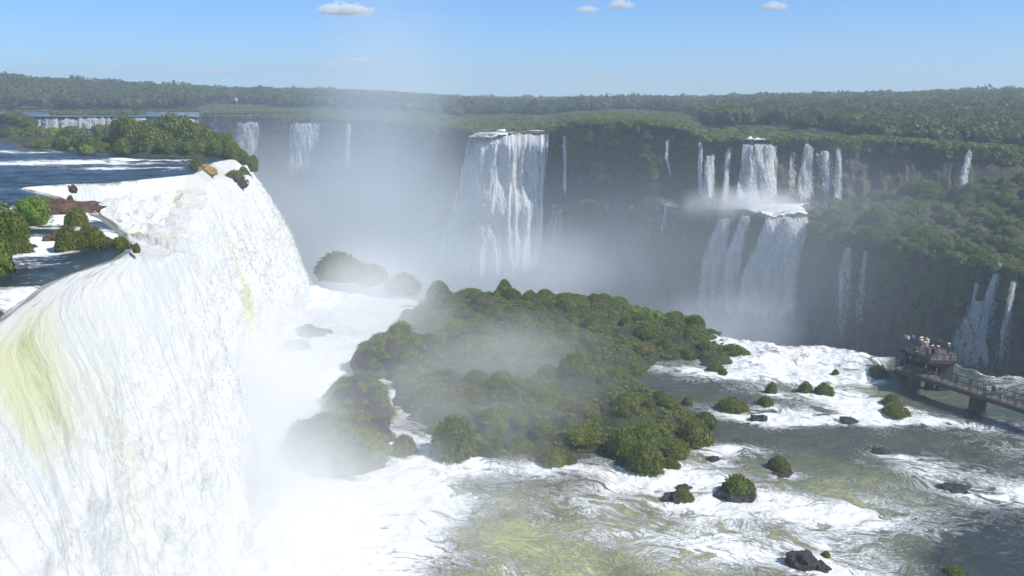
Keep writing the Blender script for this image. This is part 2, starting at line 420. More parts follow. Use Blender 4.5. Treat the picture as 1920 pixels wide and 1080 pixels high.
def sdist(line, x, y):                          # >0 on the gorge side (right of the line); also arc parameter
    shp = x.shape; X = np.stack([x.ravel(), y.ravel()], 1); d = np.empty(len(X)); s = np.empty(len(X)); sg = np.empty(len(X))
    T = np.diff(line, axis=0); Ln = np.linalg.norm(T, axis=1); cum = np.r_[0, np.cumsum(Ln)]
    A = line[:-1]
    for i in range(0, len(X), 20000):
        Q = X[i:i + 20000]; v = Q[:, None, :] - A[None]; t = np.clip((v * T[None]).sum(2) / (Ln ** 2)[None], 0, 1)
        e = v - t[..., None] * T[None]; dd = (e ** 2).sum(2); k = dd.argmin(1); r = np.arange(len(Q))
        d[i:i + 20000] = np.sqrt(dd[r, k]); s[i:i + 20000] = cum[k] + t[r, k] * Ln[k]
        tk = t[r, k]; U_ = T / Ln[:, None]; k0 = np.maximum(k - 1, 0); k1 = np.minimum(k + 1, len(T) - 1)
        Tm = np.where((tk <= 1e-6)[:, None], U_[k] + U_[k0], np.where((tk >= 1 - 1e-6)[:, None], U_[k] + U_[k1], U_[k])); ee = e[r, k]
        cr = Tm[:, 0] * ee[:, 1] - Tm[:, 1] * ee[:, 0]
        # average the side over the neighbours so concave corners stay right
        sg[i:i + 20000] = np.where(cr < 0, 1, -1)
    return (d * sg).reshape(shp), s.reshape(shp)

def coarse(line, x0, x1, y0, y1, h):
    gx = np.arange(x0, x1 + h, h); gy = np.arange(y0, y1 + h, h); GXx, GYy = np.meshgrid(gx, gy, indexing='ij'); d, s_ = sdist(line, GXx, GYy)
    def f(x, y):
        a = np.clip((x - x0) / h, 0, len(gx) - 1.001); b = np.clip((y - y0) / h, 0, len(gy) - 1.001)
        i = a.astype(int); j = b.astype(int); a = a - i; b = b - j
        def L(A): return (A[i, j] * (1 - a) * (1 - b) + A[i + 1, j] * a * (1 - b) + A[i, j + 1] * (1 - a) * b + A[i + 1, j + 1] * a * b)
        return L(d), L(s_)
    return f
DM = coarse(MAINS, -100, 10, 0, 260, .5); DL = coarse(LIPS, -100, 10, 0, 260, .5)
def fall_surface(x, y):
    dm, sm = DM(x, y); dl, sl = DL(x, y)
    Rr = np.interp(y, [0, 40, 60, 80, 105, 130, 150, 165, 200], [7.5, 6.5, 5.6, 6.2, 6.6, 8.5, 11.0, 13.5, 13.5]) + 1.1 * fbm(sm / 9.0, 0.3, 0, 2, 3) + .4 * fbm(sm / 2.6, .7, 0, 2, 5)
    p = np.clip(np.maximum(dm, 0) / Rr, 0, 1.6)
    dropm = RZ * p ** 1.5
    d = np.maximum(dl, 0)
    inrec = sstep(0.0, 4.0, -(dm - 1.5)) 
    dropr = 1.7 * sstep(0, 2.5, d) + .27 * d + .8 * fbm(x / 4, y / 4, 0, 3, 9) * sstep(1, 6, d)
    z = RZ - np.maximum(dropm, np.where(d > 0, np.minimum(dropr, 14), 0))
    return z, dm, sm, dl, inrec, p
rows = np.concatenate([np.arange(8, 60, .16), np.arange(60, 150, .19), np.arange(150, 200, .22)])
ncol = 330
xm = np.interp(rows, MAINS[:, 1], MAINS[:, 0])
xl = []
for yv in rows:
    kk = np.abs(LIPS[:, 1] - yv) < 1.2
    xl.append(min(LIPS[kk, 0].min() if kk.any() else 0, np.interp(yv, MAINS[:, 1], MAINS[:, 0])))
xl = np.array(xl) - 1.0
xr = xm + np.interp(rows, [0, 60, 120, 150, 200], [13, 10.5, 12, 17, 20])
u = np.linspace(0, 1, ncol)
X = xl[:, None] + (xr - xl)[:, None] * u[None]; Y = np.repeat(rows[:, None], ncol, 1)
Z, dm, sm, dl, inrec, p = fall_surface(X, Y)
tt = (RZ - Z)
gx = np.clip(tt / RZ, 0, 1)
rw = sstep(1.0, -2.0, dm)                         # weight of the sloping cascade
across = Y * (1 - rw) + (.75 * X + .66 * Y) * rw; along = (tt + np.maximum(dm, 0) * .4) * (1 - rw) + (.66 * X - .75 * Y) * rw
amp = .18 + 1.35 * sstep(.02, .5, gx)
b = billow(across / 1.7 + .5 * fbm(across / 5, along / 9, 0, 2, 31), along / 8.5, 0, 4, 21) - .55
b2 = fbm(across / 1.1, along / 2.3, 0, 3, 25)
b3 = billow(across / 5.5, along / 16.0, 0, 3, 27) - .55
dis = amp * (b * .8 + b2 * .10 + b3 * 1.3 + .30 * (billow(across / .8, along / 2.2, 0, 3, 29) - .55))
casc = sstep(.5, 4, dl) * rw
dis2 = casc * (billow(X / 2.6, Y / 2.6, 0, 4, 41) - .5) * 1.5
out = sstep(-.2, .6, dl)
X2 = X + dis * (1 - rw) * out; Z2 = Z + dis * .25 * (1 - rw) * out + dis2 * out
foam = .25 + .75 * sstep(-.7, .9, dl + .9 * fbm(across / 1.2, along / 5, 0, 3, 51) + .7 * fbm(sm / 5, .5, 0, 2, 52))
foam = foam * (.84 + .26 * fbm(across / 2.2, along / 11, 0, 4, 61) + .10 * fbm(across / 6, along / 30, 0, 2, 63))
near = sstep(66, 40, Y)
tint = .85 * near * sstep(15.0, 1.0, tt + 9 * fbm(across / 4, along / 12, 0, 3, 71)) * 1.0
for (a, b_, r_) in ((300, 345, 7), (205, 350, 5), (330, 350, 5), (440, 345, 6), (310, 400, 5)):
    q = at_z(a, b_ - 12, RZ); tint = np.maximum(tint, .75 * np.exp(-((X - q[0]) ** 2 + (Y - q[1]) ** 2) / r_ ** 2) * (.6 + .7 * fbm(across / 2, along / 8, 0, 2, 73)))
strip = sstep(.25, .75, fbm(sm / 6.0, 2.2, 0, 2, 77)) * .35 * sstep(2, 6, tt) * sstep(26, 14, tt)
tint = np.clip(np.maximum(tint, strip), 0, 1)
foam = np.clip(foam - .30 * tint * sstep(12, 1, tt) * sstep(.3, 1.5, tt), 0, 1.1); tint = tint * sstep(-.5, 1.0, dl)
foam = foam + .6 * np.exp(-(((X + 30.5) / 3.0) ** 2 + ((Y - 65.5) / 3.5) ** 2)) * sstep(-.3, .4, dl)
# dark crevices between the chutes far right and dark ledges in the cascade
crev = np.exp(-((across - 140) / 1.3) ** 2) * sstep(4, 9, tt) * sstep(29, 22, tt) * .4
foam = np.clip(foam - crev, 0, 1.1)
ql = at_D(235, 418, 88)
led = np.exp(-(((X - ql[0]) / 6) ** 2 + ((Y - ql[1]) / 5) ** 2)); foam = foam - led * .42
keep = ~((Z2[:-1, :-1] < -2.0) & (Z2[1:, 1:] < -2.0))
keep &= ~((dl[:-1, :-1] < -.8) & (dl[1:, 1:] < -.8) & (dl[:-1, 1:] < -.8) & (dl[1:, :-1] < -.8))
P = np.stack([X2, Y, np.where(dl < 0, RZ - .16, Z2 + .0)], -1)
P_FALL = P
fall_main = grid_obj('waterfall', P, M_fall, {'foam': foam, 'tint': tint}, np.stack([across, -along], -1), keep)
tag(fall_main, 'huge white curtain waterfall plunging off the near river ledge, yellow green at its lip', 'waterfall')

def clots(name, C0, out_dir, size, stretch_, seed, mat, parent, lo=.0, hi=1.0):
    r = np.random.default_rng(seed); n = len(C0)
    c = C0 + out_dir * r.uniform(lo, hi, (n, 1)) ** 1.5
    a = r.normal(size=(n, 3)); a /= np.linalg.norm(a, axis=1)[:, None]
    b = np.array([.12, 0, -1.0]) * stretch_ + r.normal(size=(n, 3)) * .3; sz = size * r.uniform(.4, 1.4, (n, 1))
    Q = np.stack([c - b * sz * .5, c + a * sz * .22, c + b * sz * .5, c - a * sz * .22], 1).reshape(-1, 3)
    me = mesh_vf(name, Q, np.arange(n * 4).reshape(-1, 4), False, mat); o = link(name, me, None, parent); o['kind'] = 'stuff'; return o
def spray_mat():
    m, nt, bs, out = nmat('airborne_spray'); bs.inputs['Base Color'].default_value = (.84, .845, .83, 1); bs.inputs['Roughness'].default_value = .9; bs.inputs['Specular IOR Level'].default_value = .1
    tr = nt.nodes.new('ShaderNodeBsdfTranslucent'); tr.inputs[0].default_value = (.84, .845, .83, 1); mx = nt.nodes.new('ShaderNodeMixShader'); mx.inputs[0].default_value = .5
    nt.links.new(bs.outputs[0], mx.inputs[1]); nt.links.new(tr.outputs[0], mx.inputs[2]); tp = nt.nodes.new('ShaderNodeBsdfTransparent'); m2 = nt.nodes.new('ShaderNodeMixShader'); m2.inputs[0].default_value = .35
    nt.links.new(mx.outputs[0], m2.inputs[1]); nt.links.new(tp.outputs[0], m2.inputs[2]); nt.links.new(m2.outputs[0], out.inputs['Surface']); return m
M_spray = spray_mat()
r_ = np.random.default_rng(77); ii = r_.integers(1, P.shape[0] - 1, 420000); jj = r_.integers(1, ncol - 1, 420000)
cell = np.linalg.norm(P[ii, jj] - P[ii, jj + 1], axis=1) + 1e-3
wgt = sstep(.10, .45, gx[ii, jj]) * (.25 + 1.2 * sstep(-.1, .5, fbm(across[ii, jj] / 1.3, along[ii, jj] / 6, 0, 3, 301))) * cell * 4.0 + .25 * casc[ii, jj] * cell * 3
sel = (r_.uniform(size=len(ii)) < wgt) & (Z2[ii, jj] > .5) & (dl[ii, jj] > .5) & (gx[ii, jj] < .98); ii, jj = ii[sel][:150000], jj[sel][:150000]
od = np.stack([.9 + 0 * ii, -.25 + 0 * ii, .35 + 0 * ii], 1) * (.25 + 1.1 * gx[ii, jj])[:, None]
clots('spray', P[ii, jj] + r_.normal(size=(len(ii), 3)) * .06, od * .8, np.interp(Y[ii, jj], [30, 60, 100, 170], [.10, .15, .26, .44])[:, None], 1.0, 5, M_spray, fall_main)

# upper river
D = np.geomspace(12, 352, 620); Uu = np.linspace(0, 1, 520)
Yr = np.repeat(D[:, None], 520, 1)
kk = [LIPS[np.abs(LIPS[:, 1] - v) < max(1.5, v * .006), 0] for v in D]
xe = np.array([ (k_.max() if len(k_) else np.interp(v, [245, 360], [-82, -124])) for v, k_ in zip(D, kk)]) + 1.2
Xr = (xe - (.9 * D + 30) )[:, None] * 0 + xe[:, None] - (Uu[None] ** 1.15) * (.55 * D + 25)[:, None]
dl_r, _ = DL(np.maximum(Xr, -100), Yr); dl_r = dl_r - np.maximum(-100 - Xr, 0); dl_r = np.where(Yr > 245, -5.0, dl_r)
wav = .16 * fbm(Xr / 2.2, Yr / 1.3, 0, 4, 80) + .30 * fbm(Xr / 9, Yr / 4, 0, 3, 82)
wav *= sstep(0, 4, -dl_r) * .9 + .1
zr = RZ + wav - .25 * sstep(-1.5, 0, dl_r) - 4.0 * np.clip(dl_r, 0, 2) - .14 * sstep(-.6, 0, dl_r)
fo = .30 + .10 * fbm(Xr / 14, Yr / 5, 0, 3, 90)
def blob(X, Y, px, py, rx, ry, z=30.0, rot=0):
    q = at_z(px, py, z); dx, dy = X - q[0], Y - q[1]; c, s = math.cos(rot), math.sin(rot)
    return np.exp(-(((dx * c + dy * s) / rx) ** 2 + ((-dx * s + dy * c) / ry) ** 2))
WX = 5 * fbm(Xr / 10, Yr / 7, 0, 3, 84); WY = 3.2 * fbm(Xr / 9, Yr / 6, 0, 4, 86) * sstep(60, 120, Yr)
fo = fo + .10 * fbm(Xr / 3.5, Yr / 2.2, 0, 4, 88)
for (a, b_, rx, ry, k) in ((80, 307, 18, 4, .42), (20, 305, 14, 5, .40), (180, 300, 16, 3, .42), (270, 316, 9, 3.0, .40), (150, 313, 16, 3, .15), (330, 306, 14, 2, .15), (0, 285, 14, 5, .3), (20, 545, 2.5, 4, .22), (0, 560, 4, 4, .22), (90, 494, 6, 1, .12),
                       (100, 246, 20, 12, .2), (40, 240, 20, 8, .5), (340, 232, 20, 12, .45), (70, 465, 4.5, 5, .62), (100, 440, 6, 5, .5), (60, 405, 9, 6, .6), (120, 395, 8, 6, .6), (230, 322, 22, 4, -.1), (60, 330, 20, 6, -.06), (150, 478, 9, 3, -.1)):
    fo = fo + k * blob(Xr + WX, Yr + WY, a, b_, rx, ry)
keep = ~((dl_r[:-1, :-1] > .3) | (dl_r[1:, 1:] > .3) | (dl_r[:-1, 1:] > .3) | (dl_r[1:, :-1] > .3))
river = grid_obj('river', np.stack([Xr, Yr, zr], -1), M_river, {'foam': np.clip(fo, 0, 1), 'tint': np.clip(.12 * sstep(-5, 0, dl_r) * sstep(80, 50, Yr), 0, 1)}, np.stack([Xr * .8, Yr * .8], -1), keep)
tag(river, 'dark blue upper river with white riffles running to the ledge', 'river', kind='structure')

# ------------------------------------------------------------------ far walls of the gorge (columns: px, four profile points as (py,D) or z)
def zD(py, D): return at_D(960, py, D)[2]
COL = [ # px, top(py,D), foot of upper cliff(py,D), shelf lip(py,D), base D  (z base -25)
 (372, (218, 500), (300, 497), (302, 496), 492), (480, (222, 470), (330, 466), (332, 465), 460), (600, (224, 430), (360, 426), (362, 425), 419), (740, (230, 380), (400, 375), (402, 374), 366),
 (860, (244, 338), (390, 332), (392, 330), 318), (900, (250, 330), (378, 324), (380, 319), 306), (1020, (250, 322), (378, 316), (380, 311), 300), (1045, (244, 318), (372, 311), (376, 306), 296), (1075, (234, 308), (372, 302), (376, 299), 286),
 (1200, (232, 294), (372, 288), (380, 282), 270), (1290, (246, 284), (380, 274), (388, 264), 254), (1320, (266, 276), (388, 264), (394, 252), 240), (1400, (264, 272), (386, 262), (400, 240), 229),
 (1460, (264, 270), (386, 260), (410, 232), 222), (1540, (264, 268), (386, 258), (424, 220), 212), (1640, (266, 262), (376, 252), (452, 208), 198), (1760, (274, 252), (360, 240), (486, 194), 185),
 (1920, (288, 238), (344, 224), (520, 180), 170), (2100, (300, 224), (350, 212), (570, 160), 150), (2400, (320, 205), (380, 192), (640, 135), 126)]
pxs = np.arange(372, 2401, 2.0)
def colv(i, k): return np.interp(pxs, [c[0] for c in COL], [(c[i][k] if i < 4 else c[4]) for c in COL])
Tz = np.interp(pxs, [c[0] for c in COL], [zD(*c[1]) for c in COL]); Td = colv(1, 1)
Fz = np.interp(pxs, [c[0] for c in COL], [zD(*c[2]) for c in COL]); Fd = colv(2, 1)
Sz = np.interp(pxs, [c[0] for c in COL], [zD(*c[3]) for c in COL]); Sd = colv(3, 1)
Bd = colv(4, 0); Bz = np.full_like(pxs, -27.0)
prof = [(Td + 14, Tz + .4), (Td, Tz), (Fd, Fz), (Sd, Sz), (Bd, Bz)]
nseg = [10, 60, 40, 80]
Ds, Zs, Vv = [], [], []
for k in range(4):
    t = np.linspace(0, 1, nseg[k], endpoint=(k == 3))[None]
    a, b_ = prof[k], prof[k + 1]
    tz = t; td = t ** 1.6 if k in (1, 3) else t
    Ds.append(a[0][:, None] + (b_[0] - a[0])[:, None] * td); Zs.append(a[1][:, None] + (b_[1] - a[1])[:, None] * tz); Vv.append(np.repeat(np.full_like(t, k) + t, len(pxs), 0))
Dw = np.concatenate(Ds, 1); Zw = np.concatenate(Zs, 1); Vw = np.concatenate(Vv, 1)
Xw = (pxs[:, None] - 960) / FPX * Dw * 1.0
# exact: x = a * t with t = D / d.y ; d.y changes little with py
dyv = cp + 0 * Dw
for _ in range(2):
    t = Dw / dyv; bb = ((Zw - CAMZ) / t + sp) / cp; dyv = cp + bb * sp
Xw = (pxs[:, None] - 960) / FPX * (Dw / dyv)
vert = ((Vw > .9) & (Vw < 2.05)) | (Vw > 2.9)
sarc = pxs[:, None] * .18 + 0 * Dw
zl = Zw / 4.5 + .8 * fbm(sarc / 20, .3, 0, 2, 105); strata = (np.floor(zl) + sstep(.0, .35, zl - np.floor(zl))) - zl
rel = (fbm(sarc / 13, Zw / 22, 0, 4, 101) * 4.0 + fbm(sarc / 3.2, Zw / 9, 0, 4, 103) * 1.8 - strata * .9) * np.where(vert, 1, .25)
rel2 = fbm(Xw / 9, Dw / 9, 0, 4, 107) * np.where((Vw >= 2) & (Vw <= 3), 2.0, .5)
fade = sstep(.8, 1.25, Vw)
Yw = Dw - rel * fade; Zw2 = Zw + rel2 * np.where(Vw > 3.1, 0, 1) * (Vw > .3)
cliff = grid_obj('cliff', np.stack([Xw, Yw, Zw2], -1), M_cliff)
tag(cliff, 'long dark rock wall of the gorge in two steps, green with hanging plants', 'cliff', kind='structure')
WV = [Vector(v) for v in np.stack([Xw[::2, ::2], Yw[::2, ::2], Zw2[::2, ::2]], -1).reshape(-1, 3)]
n_, m_ = Xw[::2, ::2].shape
BW = BVHTree.FromPolygons(WV, [tuple(f) for f in grid_faces(n_, m_).tolist()])
def wall_hit(px, py):
    d = Vector(ray(px, py)); h = BW.ray_cast(Vector((0, 0, CAMZ)), d)
    return (h[0], h[1]) if h[0] is not None else (None, None)
# wall of the near plateau along the hidden side of the gorge (river edge back to the far corner)
edge = [(-55, 172), (-60, 186), (-70, 215), (-82, 245), (-104, 300), (-140, 400), (-182, 500)]
E, _ = resample(edge, 2.0); zz = np.linspace(26.5, -27, 30)
Pe = np.stack([np.repeat(E[:, 0:1], 30, 1) + np.linspace(0, 6, 30)[None] - 1 + 1.5 * fbm(E[:, 1:2] / 6, zz[None] / 8, 0, 3, 7), np.repeat(E[:, 1:2], 30, 1), np.repeat(zz[None], len(E), 0)], -1)
tag(grid_obj('cliff', Pe, M_cliff), 'rock wall under the upper river on the near side of the misty gorge', 'cliff', kind='structure')

# gorge water
gx_, gy_ = np.meshgrid(np.linspace(-230, 420, 300), np.linspace(60, 520, 220), indexing='ij')
q = at_D(1420, 600, 200)
gf = .22 + .12 * fbm(gx_ / 20, gy_ / 12, 0, 3, 111) + .5 * np.exp(-(((gx_ - 55) / 30) ** 2 + ((gy_ - 215) / 14) ** 2)) + .4 * np.exp(-(((gx_ - 0) / 40) ** 2 + ((gy_ - 285) / 22) ** 2))
tag(grid_obj('gorge_river', np.stack([gx_, gy_, -25 + .4 * fbm(gx_ / 5, gy_ / 5, 0, 3, 113)], -1), M_gorge, {'foam': gf, 'tint': gf * 0 + .25}, np.stack([gx_, gy_], -1)),
    'dark misty river at the bottom of the gorge beyond the rapids', 'river', kind='structure')

# ------------------------------------------------------------------ far plateau
SKY = [(-300, 132), (0, 140), (120, 147), (200, 150), (330, 158), (400, 162), (600, 167), (700, 170), (800, 176), (900, 181), (1100, 182), (1300, 180), (1500, 174), (1700, 171), (1920, 164), (2300, 155)]
SKD = [(-300, 620), (0, 640), (400, 800), (700, 1000), (1000, 1100), (1300, 900), (1600, 720), (1920, 640), (2300, 600)]
SKT = 9.0
def ground_z(px, D):
    px = np.asarray(px, float); D = np.asarray(D, float)
    st = np.where(px < 372, 500.0, np.interp(px, pxs, Td)); zt = np.where(px < 372, 35.2, np.interp(px, pxs, Tz))
    ds = interp(px, SKD); zs = CAMZ + (186 - interp(px, SKY)) * ds / FPX - SKT
    t = np.clip((D - st) / (ds - st), 0, 1); t = t ** np.where((px > 850) & (px < 1330), 1.6, 1.0)
    z = zt + (zs - zt) * t
    z = np.where(D > ds, zs - (D - ds) * .012, z)
    return z
gp = np.arange(-420, 2700, 8.0); gD = np.concatenate([[0, 3, 8], np.geomspace(14, 2200, 90)])
GP = np.repeat(gp[:, None], len(gD), 1); st = np.where(GP < 372, 352.0, np.interp(GP, pxs, Td + 10)); GD = st + gD[None]
GZ = ground_z(GP, GD); GZ = np.where((GP < 372) & (GD < 510), 34.4, GZ) - .2
GX = (GP - 960) / FPX * GD / cp * 1.0
GX = (GP - 960) / FPX * GD / (cp + ((GZ - CAMZ) / GD + sp / cp) * 0 + .04)
GX = (GP - 960) / FPX * GD * 1.0   # level rays: nearly exact at these distances
def PXX(px, D, z):
    d = cp
    for _ in range(2):
        b_ = ((z - CAMZ) / (D / d) + sp) / cp; d = cp + b_ * sp
    return (px - 960) / FPX * D / d
GX = PXX(GP, GD, GZ)
tag(grid_obj('plateau', np.stack([GX, GD, GZ + .5 * fbm(GX / 20, GD / 20, 0, 2, 121)], -1), M_soil), 'green plateau above the gorge, reaching to the horizon', 'ground', kind='structure')
# far-left river above the low fall
fp = np.linspace(-300, 374, 260); fD = np.geomspace(350, 520, 80); FPg = np.repeat(fp[:, None], 80, 1); FD = np.repeat(fD[None], 260, 0)
FX = PXX(FPg, FD, 35.1 + 0 * FD)
ff = .36 + .2 * fbm(FX / 25, FD / 7, 0, 3, 131) + .10 * sstep(250, 370, FPg)
tag(grid_obj('river', np.stack([FX, FD, 35.1 + .15 * fbm(FX / 5, FD / 3, 0, 3, 133)], -1), M_river, {'foam': ff, 'tint': ff * 0}, np.stack([FX * .4, FD * .4], -1)),
    'distant strip of blue river under the wooded bank at top left', 'river', kind='structure')

zz = np.linspace(34.9, 28.5, 8); bp = fp[::3]
Pb = np.stack([PXX(bp[:, None], 350.6 + 0 * zz[None], zz[None] + 0 * bp[:, None]), 350.6 + .8 * fbm(bp[:, None] / 6, zz[None] / 2, 0, 3, 135) - (34.9 - zz[None]) * .15, zz[None] + 0 * bp[:, None]], -1)
tag(grid_obj('riverbank', Pb, M_rock), 'low dark rock step behind the far upper fall', 'riverbank', kind='structure')
# ------------------------------------------------------------------ distant waterfalls
def ribbon(label, rows_, foam=.95, alpha=1.0, tint=0, off=1.0, bulge=.9, D=None, edge=.8, sx=1.0, dz=None, botfade=True, wv=1.0, ragtop=7):
    """rows_: list of (py, px centre, width px). Falls hug the wall (or stand at distance D)."""
    pys = np.arange(rows_[0][0], rows_[-1][0] + .1, 3.0); cx = np.interp(pys, [r[0] for r in rows_], [r[1] for r in rows_]); wd = np.interp(pys, [r[0] for r in rows_], [r[2] for r in rows_])
    nw = max(6, int(max(wd) / 1.6)); uu = np.linspace(-1, 1, nw); n = len(pys); P = np.zeros((n, nw, 3))
    for j in range(nw):
        last = None
        for i in range(n):
            x = cx[i] + uu[j] * wd[i] / 2
            if D is not None: dd = D if not callable(D) else D(x, pys[i])
            else:
                h, nn = wall_hit(x, pys[i])
                dd = h.y - off if h is not None else (last if last else 300)
            last = dd; P[i, j, 1] = dd
    # water never runs back under itself: smooth and keep it moving outwards going down
    for j in range(nw):
        col = P[:, j, 1]; k = np.hanning(25)[1:-1]; k /= k.sum(); P[:, j, 1] = np.minimum.accumulate(np.convolve(np.pad(col, 11, 'edge'), k, 'valid') + .2)
    a = (cx[:, None] + uu[None] * wd[:, None] / 2); PY = np.repeat(pys[:, None], nw, 1)
    b_ = (540 - PY) / FPX; dy = cp + b_ * sp; dzv = -sp + b_ * cp
    Dv = P[..., 1] - bulge * (1 - uu[None] ** 2)
    X_ = (a - 960) / FPX * Dv / dy; Z_ = CAMZ + dzv * Dv / dy
    s_ = X_; t_ = -Z_
    rel = (billow(s_ / 2.4, t_ / 16, 0, 4, 141) - .5) * 3.0 * min(1, max(wd) / 30) * wv
    Dv = Dv - rel
    X_ = (a - 960) / FPX * Dv / dy; Z_ = CAMZ + dzv * Dv / dy
    al = np.clip((1 - np.abs(uu[None]) ** 3 * edge), 0, 1) * alpha * np.ones((n, 1))
    if botfade: al = al * sstep(-.06, .22, (pys[-1] - PY) / max(30, pys[-1] - pys[0]) + .0) 
    if ragtop: al = al * sstep(0, 4, PY - pys[0] - ragtop * vnoise((cx[:, None] + uu[None] * wd[:, None] / 2) / 6.0, .5, 0, 155))
    if D is None:
        g = np.gradient(P[..., 1], axis=0) / 3.0; al = al * sstep(1.5, .6, -g)
    fo_ = np.clip(foam * (.90 + .28 * fbm(s_ / 3, t_ / 14, 0, 3, 151)), 0, 1.1); tn = np.clip(tint * sstep(16, 0, PY - pys[0]) + 0 * X_, 0, 1)
    o = grid_obj('waterfall', np.stack([X_, Dv, Z_], -1), M_farfall, {'foam': fo_, 'tint': tn, 'alpha': al}, np.stack([s_, t_], -1))
    PP = np.stack([X_, Dv, Z_], -1); r = np.random.default_rng(int(abs(cx[0])) + 3); nq = int(min(9000, 12 * n * nw)); i2_ = r.integers(0, n - 1, nq); j2_ = r.integers(0, nw - 1, nq); fu, fv = r.uniform(size=(2, nq, 1))
    st = fbm(X_ / 1.6, Z_ / 14, 0, 3, 157)
    okq = r.uniform(size=nq) < al[i2_, j2_] ** 2 * np.clip(.55 + .9 * st[i2_, j2_], 0, 1); i2_, j2_, fu, fv = i2_[okq], j2_[okq], fu[okq], fv[okq]
    C0 = PP[i2_, j2_] * (1 - fu) * (1 - fv) + PP[i2_ + 1, j2_] * fu * (1 - fv) + PP[i2_, j2_ + 1] * (1 - fu) * fv + PP[i2_ + 1, j2_ + 1] * fu * fv
    clots('spray', C0, np.array([[.15, -1.0, .1]]) * .7, float(np.clip(PP[0, 0, 1] / 330, .6, 1.3)) * .9, 1.3, 9, M_spray, o)
    return tag(o, label, 'waterfall')
ribbon('broad white curtain fall in the middle of the misty far wall', [(246, 954, 150), (300, 948, 156), (380, 934, 168), (430, 925, 184), (540, 905, 205)], tint=.7, off=4.0, edge=.35, wv=1.4)
ribbon('thin straight thread fall just beside the broad central curtain fall', [(250, 1058, 9), (376, 1059, 9)], alpha=.85, off=1.2)
ribbon('faint veil of water below the thin thread fall, beside the central curtain', [(376, 1050, 30), (470, 1030, 40), (540, 1020, 50)], alpha=.42, off=1.0)
ribbon('tiny rivulet trickling down the green cliff right of the central falls', [(258, 1250, 5), (300, 1249, 5), (330, 1258, 4)], alpha=.62)
ribbon('small white trickle low on the cliff under the rivulet', [(374, 1262, 14), (386, 1248, 8), (402, 1246, 6), (450, 1238, 4)], alpha=.6)
ribbon('short fall at the far left corner of the gorge, beside the river island', [(223, 402, 18), (290, 400, 20)], D=490, alpha=.95)
ribbon('white double fall left of the mist cloud on the far wall', [(224, 466, 42), (260, 463, 44), (320, 458, 50)], D=460, alpha=.95)
ribbon('wide fall half lost in the mist on the far wall', [(224, 572, 56), (330, 566, 62)], D=425, alpha=.8)
ribbon('faint thin fall inside the mist cloud', [(228, 654, 10), (330, 648, 14)], D=396, alpha=.6)
ribbon('low wide fall across the far upper river, yellow green at one end', [(217, 222, 300), (241, 222, 300)], D=lambda x, y: 352 - (y - 217) * .12, tint=.6, alpha=1.2, botfade=False, edge=.1)
ribbon('low white cascade behind the grassy bank at the far left edge', [(222, -30, 180), (230, -28, 180)], D=346, alpha=1.0, botfade=False)
ribbon('narrow fall leftmost in the row on the upper right cliff', [(262, 1312, 6), (280, 1313, 8), (300, 1312, 10), (384, 1314, 14)], alpha=.8)
ribbon('second fall of the upper right row, between narrow fall and dark rib', [(284, 1332, 10), (300, 1330, 18), (384, 1326, 28)], alpha=.85)
ribbon('slim white fall on the upper cliff just left of the widest one', [(270, 1372, 8), (284, 1364, 10), (384, 1358, 14)], alpha=.85)
ribbon('widest white fall of the upper right row, above the shelf pool', [(266, 1424, 62), (300, 1424, 68), (340, 1420, 72), (384, 1418, 78)], tint=.5, alpha=1.1, off=1.5, edge=.4)
ribbon('faint dark streaked trickle right of the widest upper fall', [(274, 1486, 14), (376, 1482, 18)], alpha=.38)
ribbon('fluffy white fall third from the right on the upper cliff', [(266, 1513, 8), (282, 1515, 22), (384, 1504, 38)], alpha=.85)
ribbon('short fluffy fall spraying off a bump of the upper cliff', [(278, 1543, 10), (290, 1545, 34), (335, 1548, 32), (376, 1542, 26)], alpha=.62)
ribbon('straight slim fall at the right end of the upper row', [(260, 1571, 9), (300, 1571, 10), (392, 1569, 18)], alpha=.9)
ribbon('lone thin fall on the bare cliff far to the right', [(276, 1818, 18), (290, 1815, 12), (330, 1806, 16), (366, 1802, 20)], alpha=.72)
ribbon('lower fall at the left under the shelf pool', [(404, 1362, 30), (440, 1350, 40), (500, 1335, 56), (606, 1322, 66)], alpha=.85, off=1.5)
ribbon('lower twisting fall between two green rock ribs', [(400, 1398, 18), (430, 1390, 26), (480, 1375, 36), (606, 1360, 56)], alpha=.9, off=1.5)
ribbon('largest lower fall pouring from the shelf pool in a wide fan', [(402, 1478, 78), (430, 1472, 86), (470, 1458, 92), (520, 1440, 104), (610, 1432, 118)], alpha=1.0, off=2.2, edge=.4, wv=1.3)
ribbon('thin veil at the right edge of the largest lower fall', [(440, 1503, 14), (480, 1493, 18), (610, 1478, 24)], alpha=.5)
ribbon('two stranded thin fall down the dark lower cliff', [(458, 1591, 8), (490, 1585, 26), (560, 1577, 36), (645, 1570, 40)], alpha=.62)
ribbon('thin short fall beside the two stranded one on the lower cliff', [(462, 1623, 8), (530, 1614, 14), (610, 1606, 18)], alpha=.48)
ribbon('white trickle spilling through bushes at the top of the far right cliff', [(488, 1876, 10), (508, 1868, 12), (580, 1848, 26)], alpha=.7)
ribbon('spread veil of water on the cliff behind the viewing platform', [(556, 1848, 50), (620, 1826, 84), (700, 1812, 100)], alpha=.68)
ribbon('thin stream on the dark cliff left of the bushy trickle', [(524, 1831, 6), (590, 1820, 10)], alpha=.65)
ribbon('pair of thin streams at the right end of the lower cliff', [(520, 1902, 14), (600, 1888, 22), (700, 1870, 36)], alpha=.62)
# white shelf pool between the two rows and small white crests at the top
def pool(label, poly_rows, D0, name='pool'):
    pass

